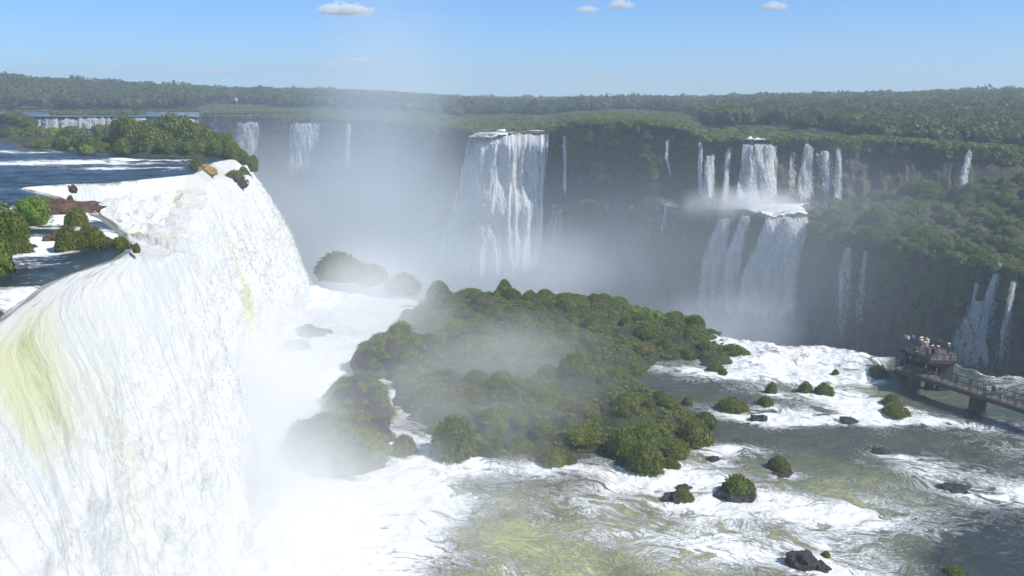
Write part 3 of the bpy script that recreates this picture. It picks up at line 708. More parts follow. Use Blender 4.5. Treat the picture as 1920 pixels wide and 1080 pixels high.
# ------------------------------------------------------------------ near shelf water
D = np.geomspace(38, 200, 640); a_ = np.linspace(-480, 2300, 1100)
def lip_D(px): return interp(px, [(-500, 190), (560, 190), (800, 178), (1000, 172), (1150, 163), (1300, 150), (1385, 144), (1500, 140.5), (1650, 134), (1760, 131), (1850, 126), (1920, 122.5), (2050, 118), (2300, 108)])
LD = lip_D(a_) + 1.2 * fbm(a_ / 40, .3, 0, 3, 161)
tS = np.linspace(0, 1, 640)[None]
Dn = 36.0 * (LD[:, None] / 36.0) ** tS                     # fan rows from near to the shelf lip
XS = PXX(a_[:, None] + 0 * Dn, Dn, 0 * Dn); YS = Dn
dlip = LD[:, None] - Dn
SH = {}
def sb(px, py, rx, ry, rot=0): return blob(XS, YS, px, py, rx, ry, 0.0, rot)
distf = XS - np.interp(YS, MAINS[:, 1], MAINS[:, 0] + np.interp(MAINS[:, 1], [0, 60, 105, 150, 200], [6.5, 5.6, 6.6, 11, 13.5]))     # distance from foot of the left falls
base_foam = .43 + .20 * fbm(XS / 9, YS / 7, 0, 3, 171)
fS = base_foam + .75 * sstep(26, 6, distf)
# rapids along the shelf lip on the right
rp = sstep(15, 5, dlip + 3 * fbm(XS / 6, YS / 6, 0, 3, 173)) * sstep(1240, 1330, a_)[:, None]
rp2 = sstep(1700, 1640, a_)[:, None]
fS = fS + .36 * rp * (rp2 + (1 - rp2) * sstep(3.5, .8, dlip))
for (a, b_, rx, ry, k, rot) in ((1330, 700, 9, 3, .35, -.3), (1500, 700, 12, 4, .32, -.3), (1600, 740, 9, 4, .32, -.6), (1460, 780, 6, 4, .28, 0), (1640, 770, 7, 6, .28, -.4), (1730, 790, 9, 3.0, .2, -.2), (1560, 790, 10, 2, .25, 0),
        (1300, 885, 5, 4, .32, 0), (1400, 980, 26, 9, .05, 0), (1150, 960, 22, 8, .03, 0), (1240, 900, 4, 3, .25, 0), (1440, 930, 12, 3.5, .16, -.15), (1500, 960, 9, 3, .22, -.3), (1560, 1010, 7, 5, .2, 0), (1640, 960, 8, 4, .12, 0), (1000, 940, 12, 4, .08, 0), (1250, 1040, 9, 4, .12, 0), (1440, 1040, 5, 3, .16, 0),
        (1860, 900, 8, 4, .22, -.4), (1760, 870, 6, 3, .16, 0), (700, 900, 10, 8, .32, 0), (780, 840, 5, 6, .32, 0), (600, 640, 20, 30, .3, 0), (660, 590, 14, 16, .3, 0), (740, 745, 3, 3, .3, 0), (700, 830, 4, 4, .2, 0),
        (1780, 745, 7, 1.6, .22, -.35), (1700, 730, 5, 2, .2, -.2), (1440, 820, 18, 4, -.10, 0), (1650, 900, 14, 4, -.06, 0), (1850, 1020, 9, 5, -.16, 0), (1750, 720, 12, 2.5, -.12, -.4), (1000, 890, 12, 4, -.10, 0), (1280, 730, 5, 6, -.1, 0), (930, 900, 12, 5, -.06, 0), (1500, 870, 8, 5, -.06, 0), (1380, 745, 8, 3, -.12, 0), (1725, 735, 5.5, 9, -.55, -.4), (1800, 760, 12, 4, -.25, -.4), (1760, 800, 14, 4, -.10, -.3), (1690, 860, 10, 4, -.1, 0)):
    fS = fS + k * sb(a, b_, rx, ry, rot)
BUSHPX = [(1040, 876, 66), (1208, 890, 80), (1304, 838, 74), (1343, 700, 34), (1376, 774, 60), (1437, 762, 32), (1449, 738, 24), (1513, 738, 32), (1549, 744, 38), (1568, 706, 16), (1650, 712, 46), (1675, 760, 34), (1686, 782, 54), (1463, 884, 44), (1387, 934, 72), (1272, 948, 60), (1512, 1068, 70), (1604, 864, 18), (1655, 850, 34), (1800, 925, 60), (1340, 862, 22), (1425, 792, 34), (756, 856, 60), (850, 866, 110)]
for (a, b_, wpx) in BUSHPX:
    kq = math.dist(at_z(a, b_, 0), (0, 0, CAMZ)) / FPX * wpx / 2
    fS = fS + .22 * sb(a + wpx * .25, b_ + 3, kq * 1.7, kq * 1.2) + .12 * sb(a + wpx * 1.4, b_ + 10, kq * 2.6, kq * .8, -.3)
tS_ = .10 + .95 * sb(1000, 1010, 14, 9) + .8 * sb(1450, 920, 16, 7) + .9 * sb(1300, 1040, 16, 8) + .55 * sb(1620, 990, 11, 7) + .35 * sb(1500, 700, 16, 6, -.3) + .4 * sb(760, 900, 8, 8) + .5 * sb(1300, 880, 5, 4) + .35 * sb(1600, 740, 10, 6)
tS_ = tS_ * (.85 + .5 * fbm(XS / 5, YS / 4, 0, 3, 181)) - .5 * sb(1850, 1030, 10, 8)
rough_ = np.clip(fS + .5 * rp, .2, 1.1)
zS = rough_ * (.26 * fbm(XS / 1.6 + .4 * fbm(XS / 4, YS / 4, 0, 2, 3), YS / 1.3, 0, 4, 191) + .5 * fbm(XS / 5.5, YS / 3.5, 0, 3, 193)) + .35 * rp * (billow(XS / 3, YS / 2.0, 0, 4, 195) - .4) * 2.0
zS = zS - 3.2 * sstep(2.2, 0, dlip) ** 1.5 + 1.1 * sstep(1240, 1340, a_)[:, None] * sstep(13, 4, dlip)* (1 - .0 * dlip)
zS += 1.5 * sstep(16, 2, distf) * (billow(XS / 4.5, YS / 4.5, 0, 3, 197))
ang = 2.4 * fbm(XS / 22, YS / 22, 0, 2, 199)
flowS = np.stack([XS + 2.0 * fbm(XS / 7, YS / 7, 0, 3, 201), YS + 2.4 * fbm(XS / 8, YS / 6, 3.3, 3, 203) + .25 * XS], -1)
keep = ~((distf[:-1, :-1] < -13) & (distf[1:, 1:] < -13))
shelf = grid_obj('rapids', np.stack([XS, YS, zS], -1), M_rapids, {'foam': np.clip(fS, 0, 1.15), 'tint': np.clip(tS_, 0, 1)}, flowS, keep)
tag(shelf, 'foaming white, grey and yellow green river rapids on the shelf below the falls', 'river rapids', kind='structure')
ii = r_.integers(1, XS.shape[0] - 1, 400000); jj = r_.integers(1, XS.shape[1] - 1, 400000)
cellS = np.abs(XS[ii, jj] - XS[ii - 1, jj]) * np.abs(YS[ii, jj] - YS[ii, jj - 1]); cr_ = sstep(.62, 1.0, fS[ii, jj] + .35 * fbm(XS[ii, jj] / 1.2, YS[ii, jj] / 1.0, 0, 3, 311))
sel = (r_.uniform(size=len(ii)) < cr_ * cellS * 22 * sstep(-3, 1, distf[ii, jj])); ii, jj = ii[sel][:60000], jj[sel][:60000]
clots('foam_crests', np.stack([XS[ii, jj], YS[ii, jj], zS[ii, jj]], 1), np.array([[.1, 0, .35]]), np.interp(YS[ii, jj], [60, 160], [.12, .28])[:, None], .25, 6, M_spray, shelf)
def surf(px, py, z=0.0): return at_z(px, py, z)
# rock wall under the shelf lip
zz = np.linspace(-1.2, -27, 30); Xe = PXX(a_, LD, 0 * LD)
tag(grid_obj('cliff', np.stack([np.repeat(Xe[:, None], 30, 1), LD[:, None] - .8 + 0 * zz[None] + 1.5 * fbm(Xe[:, None] / 4, zz[None] / 6, 0, 3, 211), np.repeat(zz[None], len(a_), 0)], -1), M_cliff),
    'rock step below the edge of the rapids, dropping into the gorge', 'cliff', kind='structure')
# ground under everything
me = mesh_vf('riverbed', [(-2500, -60, -27.5), (2500, -60, -27.5), (2500, 2600, -27.5), (-2500, 2600, -27.5)], [(0, 1, 2, 3)], False, M_rock)
tag(link('riverbed', me), 'dark rock bed beneath the gorge', 'ground', kind='structure')
# ================================================================== vegetation and rocks
def in_poly(x, y, poly):
    r = False; n = len(poly)
    for i in range(n):
        x1, y1 = poly[i]; x2, y2 = poly[(i + 1) % n]
        if (y1 > y) != (y2 > y) and x < (x2 - x1) * (y - y1) / (y2 - y1) + x1: r = not r
    return r
# ---- main green island on the shelf
ISL_PX = [(745, 596), (830, 566), (935, 560), (1010, 556), (1130, 566), (1250, 596), (1335, 626), (1388, 662), (1382, 684), (1345, 700), (1290, 676), (1245, 682), (1195, 716), (1255, 750),
          (1296, 776), (1330, 806), (1330, 838), (1282, 846), (1250, 884), (1190, 890), (1125, 856), (1050, 872), (990, 850), (905, 866), (830, 856), (800, 812), (745, 765), (700, 712), (682, 680), (735, 640)]
ISL = [at_z(a, b, 0)[:2] for a, b in ISL_PX]
ISLc = smooth_line(ISL + ISL[:1], 1.0, 2)
xs = np.arange(min(p[0] for p in ISL) - 3, max(p[0] for p in ISL) + 3, .7); ys = np.arange(min(p[1] for p in ISL) - 3, max(p[1] for p in ISL) + 3, .7)
GX_, GY_ = np.meshgrid(xs, ys, indexing='ij')
di, _ = sdist(ISLc, GX_, GY_)
ins = np.array([[in_poly(a, b, ISL) for b in ys] for a in xs]); di = np.where(ins, np.abs(di), -np.abs(di))
hI = 1.3 * fbm(GX_ / 5, GY_ / 5, 0, 3, 229) * sstep(1, 5, di) + 2.0 * sstep(-.8, 3.0, di + 1.2 * fbm(GX_ / 3, GY_ / 3, 0, 3, 221)) - .8 + .9 * sstep(2, 12, di) * (1 + fbm(GX_ / 6, GY_ / 6, 0, 3, 223)) + .35 * fbm(GX_ / 1.5, GY_ / 1.5, 0, 3, 225)
hI -= 1.6 * sstep(0, -2, di)
hI -= 1.9 * np.exp(-((GX_ - at_z(940, 820, 0)[0]) ** 2 / 60 + (GY_ - at_z(940, 820, 0)[1]) ** 2 / 25)) * sstep(-.2, .4, fbm(GX_ / 2.5, GY_ / 2.5, 0, 2, 227))
kI = ~((hI[:-1, :-1] < -.5) & (hI[1:, 1:] < -.5) & (di[:-1, :-1] < -.5))
tag(grid_obj('island', np.stack([GX_, GY_, hI], -1), M_marsh, keep=kI), 'low green island on the shelf below the falls', 'island', kind='structure')
def isl_h(x, y):
    i = int(np.clip((x - xs[0]) / .7, 0, len(xs) - 1)); j = int(np.clip((y - ys[0]) / .7, 0, len(ys) - 1)); return hI[i, j], di[i, j]
inst = []
xmin, xmax, ymin, ymax = xs[0], xs[-1], ys[0], ys[-1]
for _ in range(30000):
    x, y = random.uniform(xmin, xmax), random.uniform(ymin, ymax); h, d = isl_h(x, y)
    if d < .2 or h < .1: continue
    s_ = random.uniform(.3, .62); inst.append((random.randrange(4), (x, y, h - .1 * s_), (s_, s_, s_ * .7), random.uniform(0, 6.28), random.uniform(-.2, .5)))
    if len(inst) >= 4600: break
merge_instances('undergrowth', SMALLV, inst, M_grass, 'dense low ferns and grass covering the island between the tussocks', 'undergrowth')
placed = []
G_T = 'grassy tussocks covering the island'
lab_T = 'rounded tussock of drooping green grass among many on the main island'
tries = 0
while len(placed) < 285 and tries < 30000:
    tries += 1
    x, y = random.uniform(xmin, xmax), random.uniform(ymin, ymax); h, d = isl_h(x, y)
    if d < .3 or h < -.1: continue
    nearf = sstep(150, 105, y)
    r = random.choice([.8, 1.0, 1.3, 1.5, 1.8, 2.1, 2.6]) * random.uniform(.85, 1.15)
    if any((x - a) ** 2 + (y - b) ** 2 < (.56 * (r + c)) ** 2 for a, b, c in placed): continue
    placed.append((x, y, r))
    put('tussock', random.choice(TUSS), (x, y, h - .3), mat=random.choice([M_grass, M_grass, M_grass, M_dry, M_fresh, M_leaf]), s= (r, r * random.uniform(.85, 1.15), r * random.uniform(.55, 1.1)), label=lab_T, cat='grass tussock', group=G_T)
# tussocks standing apart: (px, py of base, width px, height px, label)
def tus(px, py, wpx, hpx, label, me=None, mat=None, z=0.0, name='tussock', cat='grass tussock', group=None, lift=0):
    q = at_z(px, py, z); k = math.dist(q, (0, 0, CAMZ)) / FPX
    rx = wpx * k / 2 * 1.04; rz = hpx * k * .80
    return put(name, me or random.choice(TUSS), (q[0], q[1] + rx * .5, z - .12 * rz + lift), (rx, rx * .9, rz), label=label, cat=cat, group=group, mat=mat)
for t in [(1040, 876, 66, 42, 'olive tussock alone in grey water below the front edge of the island'), (1072, 872, 26, 22, 'little tussock clinging to the right of the olive tussock before the island'),
          (1208, 890, 80, 74, 'big domed tussock at the front tip of the island'), (1258, 880, 40, 26, 'small tussock just right of the big domed one at the island tip'),
          (1304, 838, 74, 66, 'tall many lobed tussock at the right front corner of the island'), (1172, 850, 60, 62, 'pale dry tussock standing behind the big domed one at the island tip'),
          (1343, 700, 34, 26, 'small round tussock in the white water off the right island shore'), (1357, 704, 22, 16, 'tiny tussock touching the small round one off the island shore'),
          (1376, 774, 60, 34, 'long low tussock in the grey channel right of the island'), (1437, 762, 32, 24, 'small tussock in the channel, right of the long low one'),
          (1449, 738, 24, 28, 'upright tussock at the foot of the white rapids'), (1513, 738, 32, 28, 'left one of two neighbouring round tussocks in the white rapids'),
          (1549, 744, 38, 32, 'darker right one of two neighbouring round tussocks in the white rapids'), (1568, 706, 16, 18, 'tiny lone tussock high in the white rapids'),
          (1638, 690, 40, 24, 'yellowish bush behind the lip rapids left of the platform'), (1650, 712, 46, 32, 'bright green round bush by the rapids left of the platform'),
          (1675, 760, 34, 24, 'grey green tussock under the walkway shadow, upper of two'), (1686, 782, 54, 28, 'grey green wide tussock, lower of two before the walkway'),
          (1463, 884, 44, 34, 'ragged dry tussock in the yellow green rapids'), (1387, 934, 72, 50, 'thick green tussock on a brown rock amid yellow green foam'),
          (1282, 944, 44, 34, 'green tussock growing on the side of a dark wet rock'), (1550, 1046, 18, 14, 'tiny green tuft on the right side of the black rock'),
          (1795, 1080, 40, 16, 'tuft of green grass at the bottom edge of the picture'), (1290, 762, 24, 26, 'small tussock at the right island shore above the many lobed one'),
          (756, 856, 58, 52, 'misty dark tussock between white streams near the front left of the island'), (850, 866, 110, 110, 'tall misty mound of grass at the left front of the island'),
          (1788, 696, 24, 20, 'green bush growing under the right end of the platform')]:
    tus(*t)
# big mossy boulders on the left
def mossy(px, py, wpx, hpx, label, seed, depth=.8, n_over=26):
    q = at_z(px, py, 0); k = math.dist(q, (0, 0, CAMZ)) / FPX; rx = wpx * k / 2; rz = hpx * k
    root = empty('mossy_boulder', (q[0], q[1] + rx * depth * .6, 0)); tag(root, label, 'boulder')
    P, F = lump(14, seed, .30, 1.5, (rx, rx * depth, rz * .95), (0, 0, 0)); P[:, 2] += rz * .08
    link('rock_core', mesh_vf('rock_core', P, F, True, M_rock), None, root)
    r = np.random.default_rng(seed); Vs, Fs, Ts = [], [], []; nb = 0
    for i in range(n_over * 3):
        v = P[r.integers(len(P))]
        if v[2] < rz * .12: continue
        s_ = r.uniform(.5, .9) * rx * .30; V, F2, T = SMALLV[r.integers(4)]
        Vs.append(V * s_ * np.array([1, 1, .85]) + v * .97 - np.array([0, 0, s_ * .35])); Fs.append(F2 + nb); nb += len(V); Ts.append(T * .5 + r.uniform(-.2, .5))
    link('moss', mesh_vf('moss', np.concatenate(Vs), np.concatenate(Fs), False, M_grass, {'tone': np.concatenate(Ts)}), None, root)
    return root
mossy(618, 888, 186, 78, 'big square boulder hung with grass and moss near the foot of the left falls', 31, n_over=60)
mossy(672, 802, 130, 70, 'mist veiled mossy boulder behind the big square one', 32, n_over=50)
mossy(665, 860, 130, 72, 'mossy hump half hidden in mist right behind the big square boulder', 38, n_over=50)
mossy(745, 704, 150, 74, 'long grass covered boulder at the left edge of the island', 33, n_over=60)
mossy(668, 768, 120, 48, 'faint mossy boulder in thick mist below the long grass covered one', 34, n_over=50)
mossy(905, 612, 72, 48, 'dark green peaked mound on the far side of the island', 35, n_over=46)
mossy(825, 572, 56, 30, 'small mossy hump at the back left of the island', 36)
# far misty ridge islets
for i, (px, py, wpx, hpx, lb) in enumerate([(630, 522, 110, 62, 'leftmost grassy islet beyond the foot of the big falls, grey with mist'), (690, 530, 90, 44, 'second grassy islet beyond the big falls, grey with mist'),
        (752, 548, 84, 44, 'third grassy islet in the mist, left of the round islet'), (822, 552, 46, 34, 'small round islet in mist behind the island'), (880, 560, 70, 22, 'low misty islet hugging the back of the island')]):
    tus(px, py, wpx, hpx, lb, name='grassy_islet', cat='islet', me=TUSS[i % 6])
tus(948, 566, 62, 38, 'wide dark bush at the foot of the round topped bush on the island', name='bush', cat='bush', me=SHRUB[0])
tus(946, 556, 32, 30, 'round topped bush standing out above the back of the island', name='bush', cat='bush', me=TUSS[2], lift=1.2)
# bright leafed shrubs on the far right of the island
for i, (px, py, wpx, hpx, lb) in enumerate([(1190, 604, 60, 38, 'bright yellow green leafy shrub at the back of the island, left of three'), (1222, 610, 64, 36, 'bright yellow green leafy shrub at the back of the island, middle of three'), (1250, 618, 56, 32, 'bright yellow green leafy shrub at the back of the island, right of three')]):
    tus(px, py, wpx, hpx, lb, name='leafy_shrub', cat='shrub', me=SHRUB[i], mat=M_bright)
tus(1060, 610, 70, 44, 'fresh green leafy shrub in the middle of the far side of the island', name='leafy_shrub', cat='shrub', me=SHRUB[3], mat=None)
tus(1103, 660, 34, 40, 'dark upright shrub in the middle of the island', name='leafy_shrub', cat='shrub', me=SHRUB[1])
# fallen log
q1, q2 = at_z(1000, 612, 1.6), at_z(1072, 622, 1.5)
mb = MB()
for i in range(6):
    a = Vector(q1).lerp(Vector(q2), i / 6); b = Vector(q1).lerp(Vector(q2), (i + 1) / 6)
    mb.bar((a.x, a.y, a.z + .1 * math.sin(i)), (b.x, b.y, b.z + .1 * math.sin(i + 1)), .35 - .02 * i)
tag(mb.build('fallen_log', M_bark), 'weathered grey log lying across the undergrowth of the island', 'log')

# ---- rocks in the rapids
def rk(px, py, wpx, hpx, label, seed, mat=None, z=0.0, dep=1.0, rz=0, group=None):
    q = at_z(px, py, z); k = math.dist(q, (0, 0, CAMZ)) / FPX
    return rock((q[0], q[1] + wpx * k * .3, z - hpx * k * .25), (wpx * k / 2, wpx * k / 2 * dep, hpx * k * (.75 if hpx > 20 or z else .45)), seed, label, mat, rz=rz, group=group)
for t in [(1512, 1068, 62, 40, 'jagged black rock breaking the foam near the bottom edge', 1), (1540, 1072, 40, 24, 'smaller black rock leaning on the jagged one near the bottom edge', 2), (1272, 948, 54, 26, 'dark wet rock carrying a tussock on its side', 3), (1384, 938, 64, 26, 'brown rock under the thick green tussock', 4),
          (1604, 864, 18, 8, 'small black rock in the grey water below the white rapids', 5), (1655, 850, 34, 12, 'flat dark rock awash in the rapids', 6), (1830, 854, 12, 6, 'tiny dark rock at the right of the rapids', 7), (1340, 862, 22, 12, 'round grey rock in calm water right of the island tip', 8),
          (1425, 792, 34, 22, 'wedge shaped grey rock splitting the channel right of the island', 9), (1475, 744, 10, 6, 'pebble sized dark rock beside the upright tussock', 10), (1590, 792, 40, 14, 'half drowned rock in the broad white rapids', 12), (1466, 890, 40, 14, 'low rock under the ragged dry tussock', 13),
          (1800, 925, 60, 20, 'long dark rock hump under the water at right', 14), (1390, 665, 22, 16, 'dark rock at the right tip of the island', 15), (1285, 915, 26, 10, 'grey ledge rock beside the foam right of the island tip', 16)]:
    rk(*t, dep=.8)
rk(541, 662, 66, 30, 'dark boulder touched with moss and rust at the foot of the left falls', 21, M_rock); rk(548, 665, 44, 18, 'rust red rock in front of the dark boulder at the foot of the falls', 22, M_redrock)
rk(575, 640, 78, 34, 'grey wet boulder under the spray behind the rust red rock', 23); rk(401, 808, 24, 16, 'small grey rock peeping through foam at the foot of the left falls', 24); rk(478, 884, 30, 14, 'small wet rock lost in the foam near the big square boulder', 25)
rk(1345, 590, 26, 20, 'dark boulder at the base of the lower twisting fall', 26, z=-20); rk(1660, 700, 20, 10, 'low rock beside the bright green bush', 27)

Pf = P_FALL[::3, ::3]; nf, mf = Pf.shape[:2]
BF = BVHTree.FromPolygons([Vector(v) for v in Pf.reshape(-1, 3)], [tuple(f) for f in grid_faces(nf, mf).tolist()])
# ---- rocks and plants of the near river edge
def plant(px, py, wpx, hpx, label, kind='t', z=RZ, mat=None, name=None, cat=None, me=None, dep=.9, lift=0.0):
    q = at_z(px, py, z); k = math.dist(q, (0, 0, CAMZ)) / FPX; rx = wpx * k / 2; rz = hpx * k
    me = me or (random.choice(TUSS) if kind == 't' else random.choice(SHRUB))
    return put(name or ('tussock' if kind == 't' else 'shrub'), me, (q[0], q[1] + rx * .4, z - .10 * rz + lift), (rx, rx * dep, rz), label=label, cat=cat or ('grass tussock' if kind == 't' else 'shrub'), mat=mat)
rk(108, 398, 104, 26, 'large red brown rock topped with dry grass near the cascade', 41, M_redrock, z=RZ); rk(120, 452, 84, 22, 'red brown rock under a row of tussocks at the river ledge', 42, M_redrock, z=RZ)
rk(185, 466, 90, 22, 'dark rock base of the ledge tussocks', 43, M_rock, z=RZ); rk(134, 352, 15, 9, 'small dark red rock on the brink of the cascade', 44, M_redrock, z=RZ, dep=.8); rk(20, 470, 60, 14, 'low dark rock below the leafy shrub at the left edge', 45, M_rock, z=RZ)
for t in [(72, 384, 60, 12, 'mat of dry brown grass on the large red rock', 't'), (131, 380, 14, 14, 'tiny tuft on top of the large red rock', 't'), (141, 424, 46, 36, 'bright green tussock between the large red rock and the ledge', 't'),
          (122, 470, 52, 46, 'broad shaggy tussock at the left of the ledge row', 't'), (150, 462, 34, 30, 'small shaggy tussock squeezed behind the broad ledge one', 't'), (172, 466, 50, 40, 'round shaggy tussock in the middle of the ledge row', 't'), (160, 440, 26, 22, 'tuft behind the round shaggy ledge tussock', 't'),
          (222, 464, 38, 20, 'flat tussock near the end of the ledge row', 't'), (255, 472, 16, 16, 'last little tussock hanging over the ledge', 't'), (18, 478, 60, 36, 'bright grass clump at the foot of the left edge shrub', 't')]:
    plant(*t)
plant(0, 474, 104, 90, 'tall leafy green shrub leaning in at the left edge of the photo', 's', name='leafy_shrub', me=foliage_mesh('shrub', 777, 'leaf', 7000, M_leaf, qs=.034), mat=None)
plant(52, 420, 84, 50, 'spreading leafy branches of a shrub beside the large red rock', 's', name='leafy_shrub', me=foliage_mesh('shrub', 778, 'leaf', 2600, M_bright, qs=.045))
plant(-60, 520, 120, 110, 'leafy shrub mostly outside the left edge', 's', name='leafy_shrub')
# plants on the brow of the far end
rk(385, 318, 30, 13, 'orange lichen rock on the brink of the big falls', 46, M_orangerock, z=RZ); plant(370, 316, 38, 22, 'grass tussock beside the orange lichen rock', 't')
for (px, py, wp, hp, lb, isr) in [(448, 338, 40, 14, 'dark rock under the hanging tussock on the falls', 1), (444, 332, 42, 26, 'brown green tussock drooping over the falls', 0), (460, 326, 26, 26, 'small tussock right beside the drooping one on the falls', 0), (452, 350, 18, 30, 'thin tail of hanging grass below the drooping tussock', 0), (468, 345, 10, 20, 'narrow tuft hanging right of the drooping tussock', 0)]:
    h = BF.ray_cast(Vector((0, 0, CAMZ)), Vector(ray(px, py)))
    if h[0] is None: continue
    k = h[0].y / FPX
    if isr: rock(h[0] - Vector((.5, 0, .6)), (wp * k / 2, wp * k / 2, hp * k * .7), 47, lb, M_rock)
    else: put('tussock', random.choice(TUSS), h[0] - Vector((.4, 0, .6)), (wp * k / 2 * .9, wp * k / 2, hp * k * .75), label=lb, cat='grass tussock', mat=M_dry)
# ---- the river island with trees, and the shrubs left of it
IS2 = [at_z(a, b, RZ)[:2] for a, b in [(205, 290), (260, 295), (330, 296), (410, 293), (440, 287), (430, 274), (400, 262), (330, 258), (200, 258), (60, 255), (-80, 255), (-80, 270), (20, 268), (90, 272), (150, 280)]]
x2 = np.arange(-200, -40, 1.5); y2 = np.arange(150, 320, 1.5); A2, B2 = np.meshgrid(x2, y2, indexing='ij'); d2, _ = sdist(smooth_line(IS2 + IS2[:1], 1.0, 2), A2, B2)
i2 = np.array([[in_poly(a, b, IS2) for b in y2] for a in x2]); d2 = np.where(i2, np.abs(d2), -np.abs(d2))
tag(grid_obj('river_island', np.stack([A2, B2, RZ - 1 + 1.9 * sstep(-1, 3, d2) + .4 * fbm(A2 / 4, B2 / 4, 0, 3, 231) * sstep(-2, 1, d2)], -1), M_marsh, keep=(d2[:-1, :-1] > -1.5)), 'low bushy island in the upper river', 'island', kind='structure')
TREES2 = [(236, 286, 60, 74, 'open crowned tree at the left of the river island, dark and twiggy'), (318, 284, 92, 76, 'tallest bright green tree in the middle of the river island'), (275, 292, 84, 60, 'olive bush in front of the open crowned tree'),
          (352, 290, 80, 66, 'dark green bush right of the tallest tree on the river island'), (385, 288, 60, 54, 'dark broad leaved bush near the right end of the river island'), (318, 294, 60, 36, 'brownish low bush at the front shore of the river island'), (230, 292, 56, 34, 'dusty green bush at the front left of the river island'),
          (405, 286, 56, 36, 'leaning green bush near the brink at the right end of the river island'), (432, 296, 48, 26, 'small bush on the slope where the river island meets the falls'), (160, 286, 60, 34, 'olive shrub at the left end of the wooded river island'), (195, 284, 54, 36, 'grey green shrub between the olive shrub and the open crowned tree'),
          (130, 262, 70, 26, 'low spreading shrub on the long bank at left'), (60, 262, 60, 26, 'round dark shrub on the long bank at left'), (95, 260, 44, 22, 'light shrub between two darker ones on the long bank'), (15, 264, 56, 26, 'shrub on the long bank nearest the left edge'), (200, 262, 60, 30, 'shrub on the long bank behind the left of the wooded island')]
TREES2 += [(256, 291, 50, 30, 'low bush at the front shore between the dusty green and brownish ones'), (290, 293, 46, 28, 'small green bush at the front shore of the river island'), (345, 294, 54, 30, 'low bush right of the brownish one at the front shore'), (372, 293, 52, 34, 'rounded bush at the front shore near the right end'), (398, 293, 50, 30, 'bush at the shore beside the brink of the falls'),
           (422, 285, 46, 30, 'bush behind the small one where the river island meets the falls'), (296, 280, 80, 64, 'broad olive crown filling the gap left of the tallest tree'), (178, 288, 46, 24, 'low shrub linking the olive and the grey green shrub'), (415, 276, 40, 30, 'far bush at the back right of the river island'), (262, 282, 66, 60, 'rounded crown between the open crowned tree and the tallest one')]
for i, t in enumerate(TREES2):
    q = at_z(t[0], t[1], RZ); k = math.dist(q, (0, 0, CAMZ)) / FPX; rx = t[2] * k / 2; rz = t[3] * k * .84
    tall = t[3] > 60
    root = empty('tree' if tall else 'shrub', (q[0], q[1] + rx * .4, RZ)); tag(root, t[4], 'tree' if tall else 'shrub')
    bright = M_leaf if i not in (1, 13) else None
    cr = foliage_mesh('crown', 800 + i, 'leaf', 3400, M_bright if i == 13 else M_leaf, qs=.055 if i else .075)
    o = link('crown', cr, None, root); o.location = (0, 0, rz * .02); o.scale = (rx, rx * .9, rz * 1.0)
    mb = MB()
    for j in range(5):
        th = random.uniform(0, 6.28); e = (math.cos(th) * rx * .45, math.sin(th) * rx * .45, rz * random.uniform(.5, .75))
        m1 = (e[0] * .35, e[1] * .35, e[2] * .5); mb.bar((0, 0, -1), m1, .22 if tall else .14); mb.bar(m1, e, .12 if tall else .08)
    mb.build('trunk', M_bark, root)
rk(52, 276, 44, 12, 'reddish rock at the tip of the small grassy bar in the river', 48, M_redrock, z=RZ); rk(138, 280, 30, 16, 'sunlit orange rock beside the small grassy bar', 49, M_orangerock, z=RZ); rk(175, 292, 44, 10, 'dark rock at the left foot of the wooded river island', 50, M_rock, z=RZ)
plant(80, 280, 60, 18, 'yellow green grass on the small bar in the river', 't'); plant(118, 280, 44, 24, 'dense shrub on the small bar beside the orange rock', 's'); plant(162, 291, 34, 18, 'yellowish shrub at the left foot of the wooded river island', 's', mat=M_bright)
plant(455, 306, 36, 24, 'bush clinging to the brink left of the last one', 's', z=RZ - 1.0); plant(474, 318, 24, 28, 'last bush hanging over the brink beside the mist', 's', z=RZ - 2.5); plant(440, 298, 44, 24, 'low bush on the brink of the big falls', 's')
for i, (px, py, wp, hp) in enumerate([(20, 230, 70, 18), (50, 238, 36, 16), (-30, 230, 70, 18)]):
    plant(px, py, wp, hp, ['grassy bank left of the far low fall', 'reddish bushy end of the grassy bank beside the far low fall', 'grassy bank cut by the left edge of the photo'][i], 's', z=33.5)
inst = []
for _ in range(240):
    px, D_ = (random.uniform(100, 270), random.uniform(385, 400)) if random.random() < .6 else (random.uniform(-100, 380), random.uniform(470, 515))
    r = random.uniform(1.0, 2.2); inst.append((random.randrange(4), (PXX(px, D_, 35.), D_, 34.9), (r * 1.6, r, r * .8), random.uniform(0, 6), random.uniform(0, .5)))
merge_instances('reeds', LUMPV, inst, M_leaf, 'low reeds and shrubs on far river bars and under the wooded bank', 'reeds')

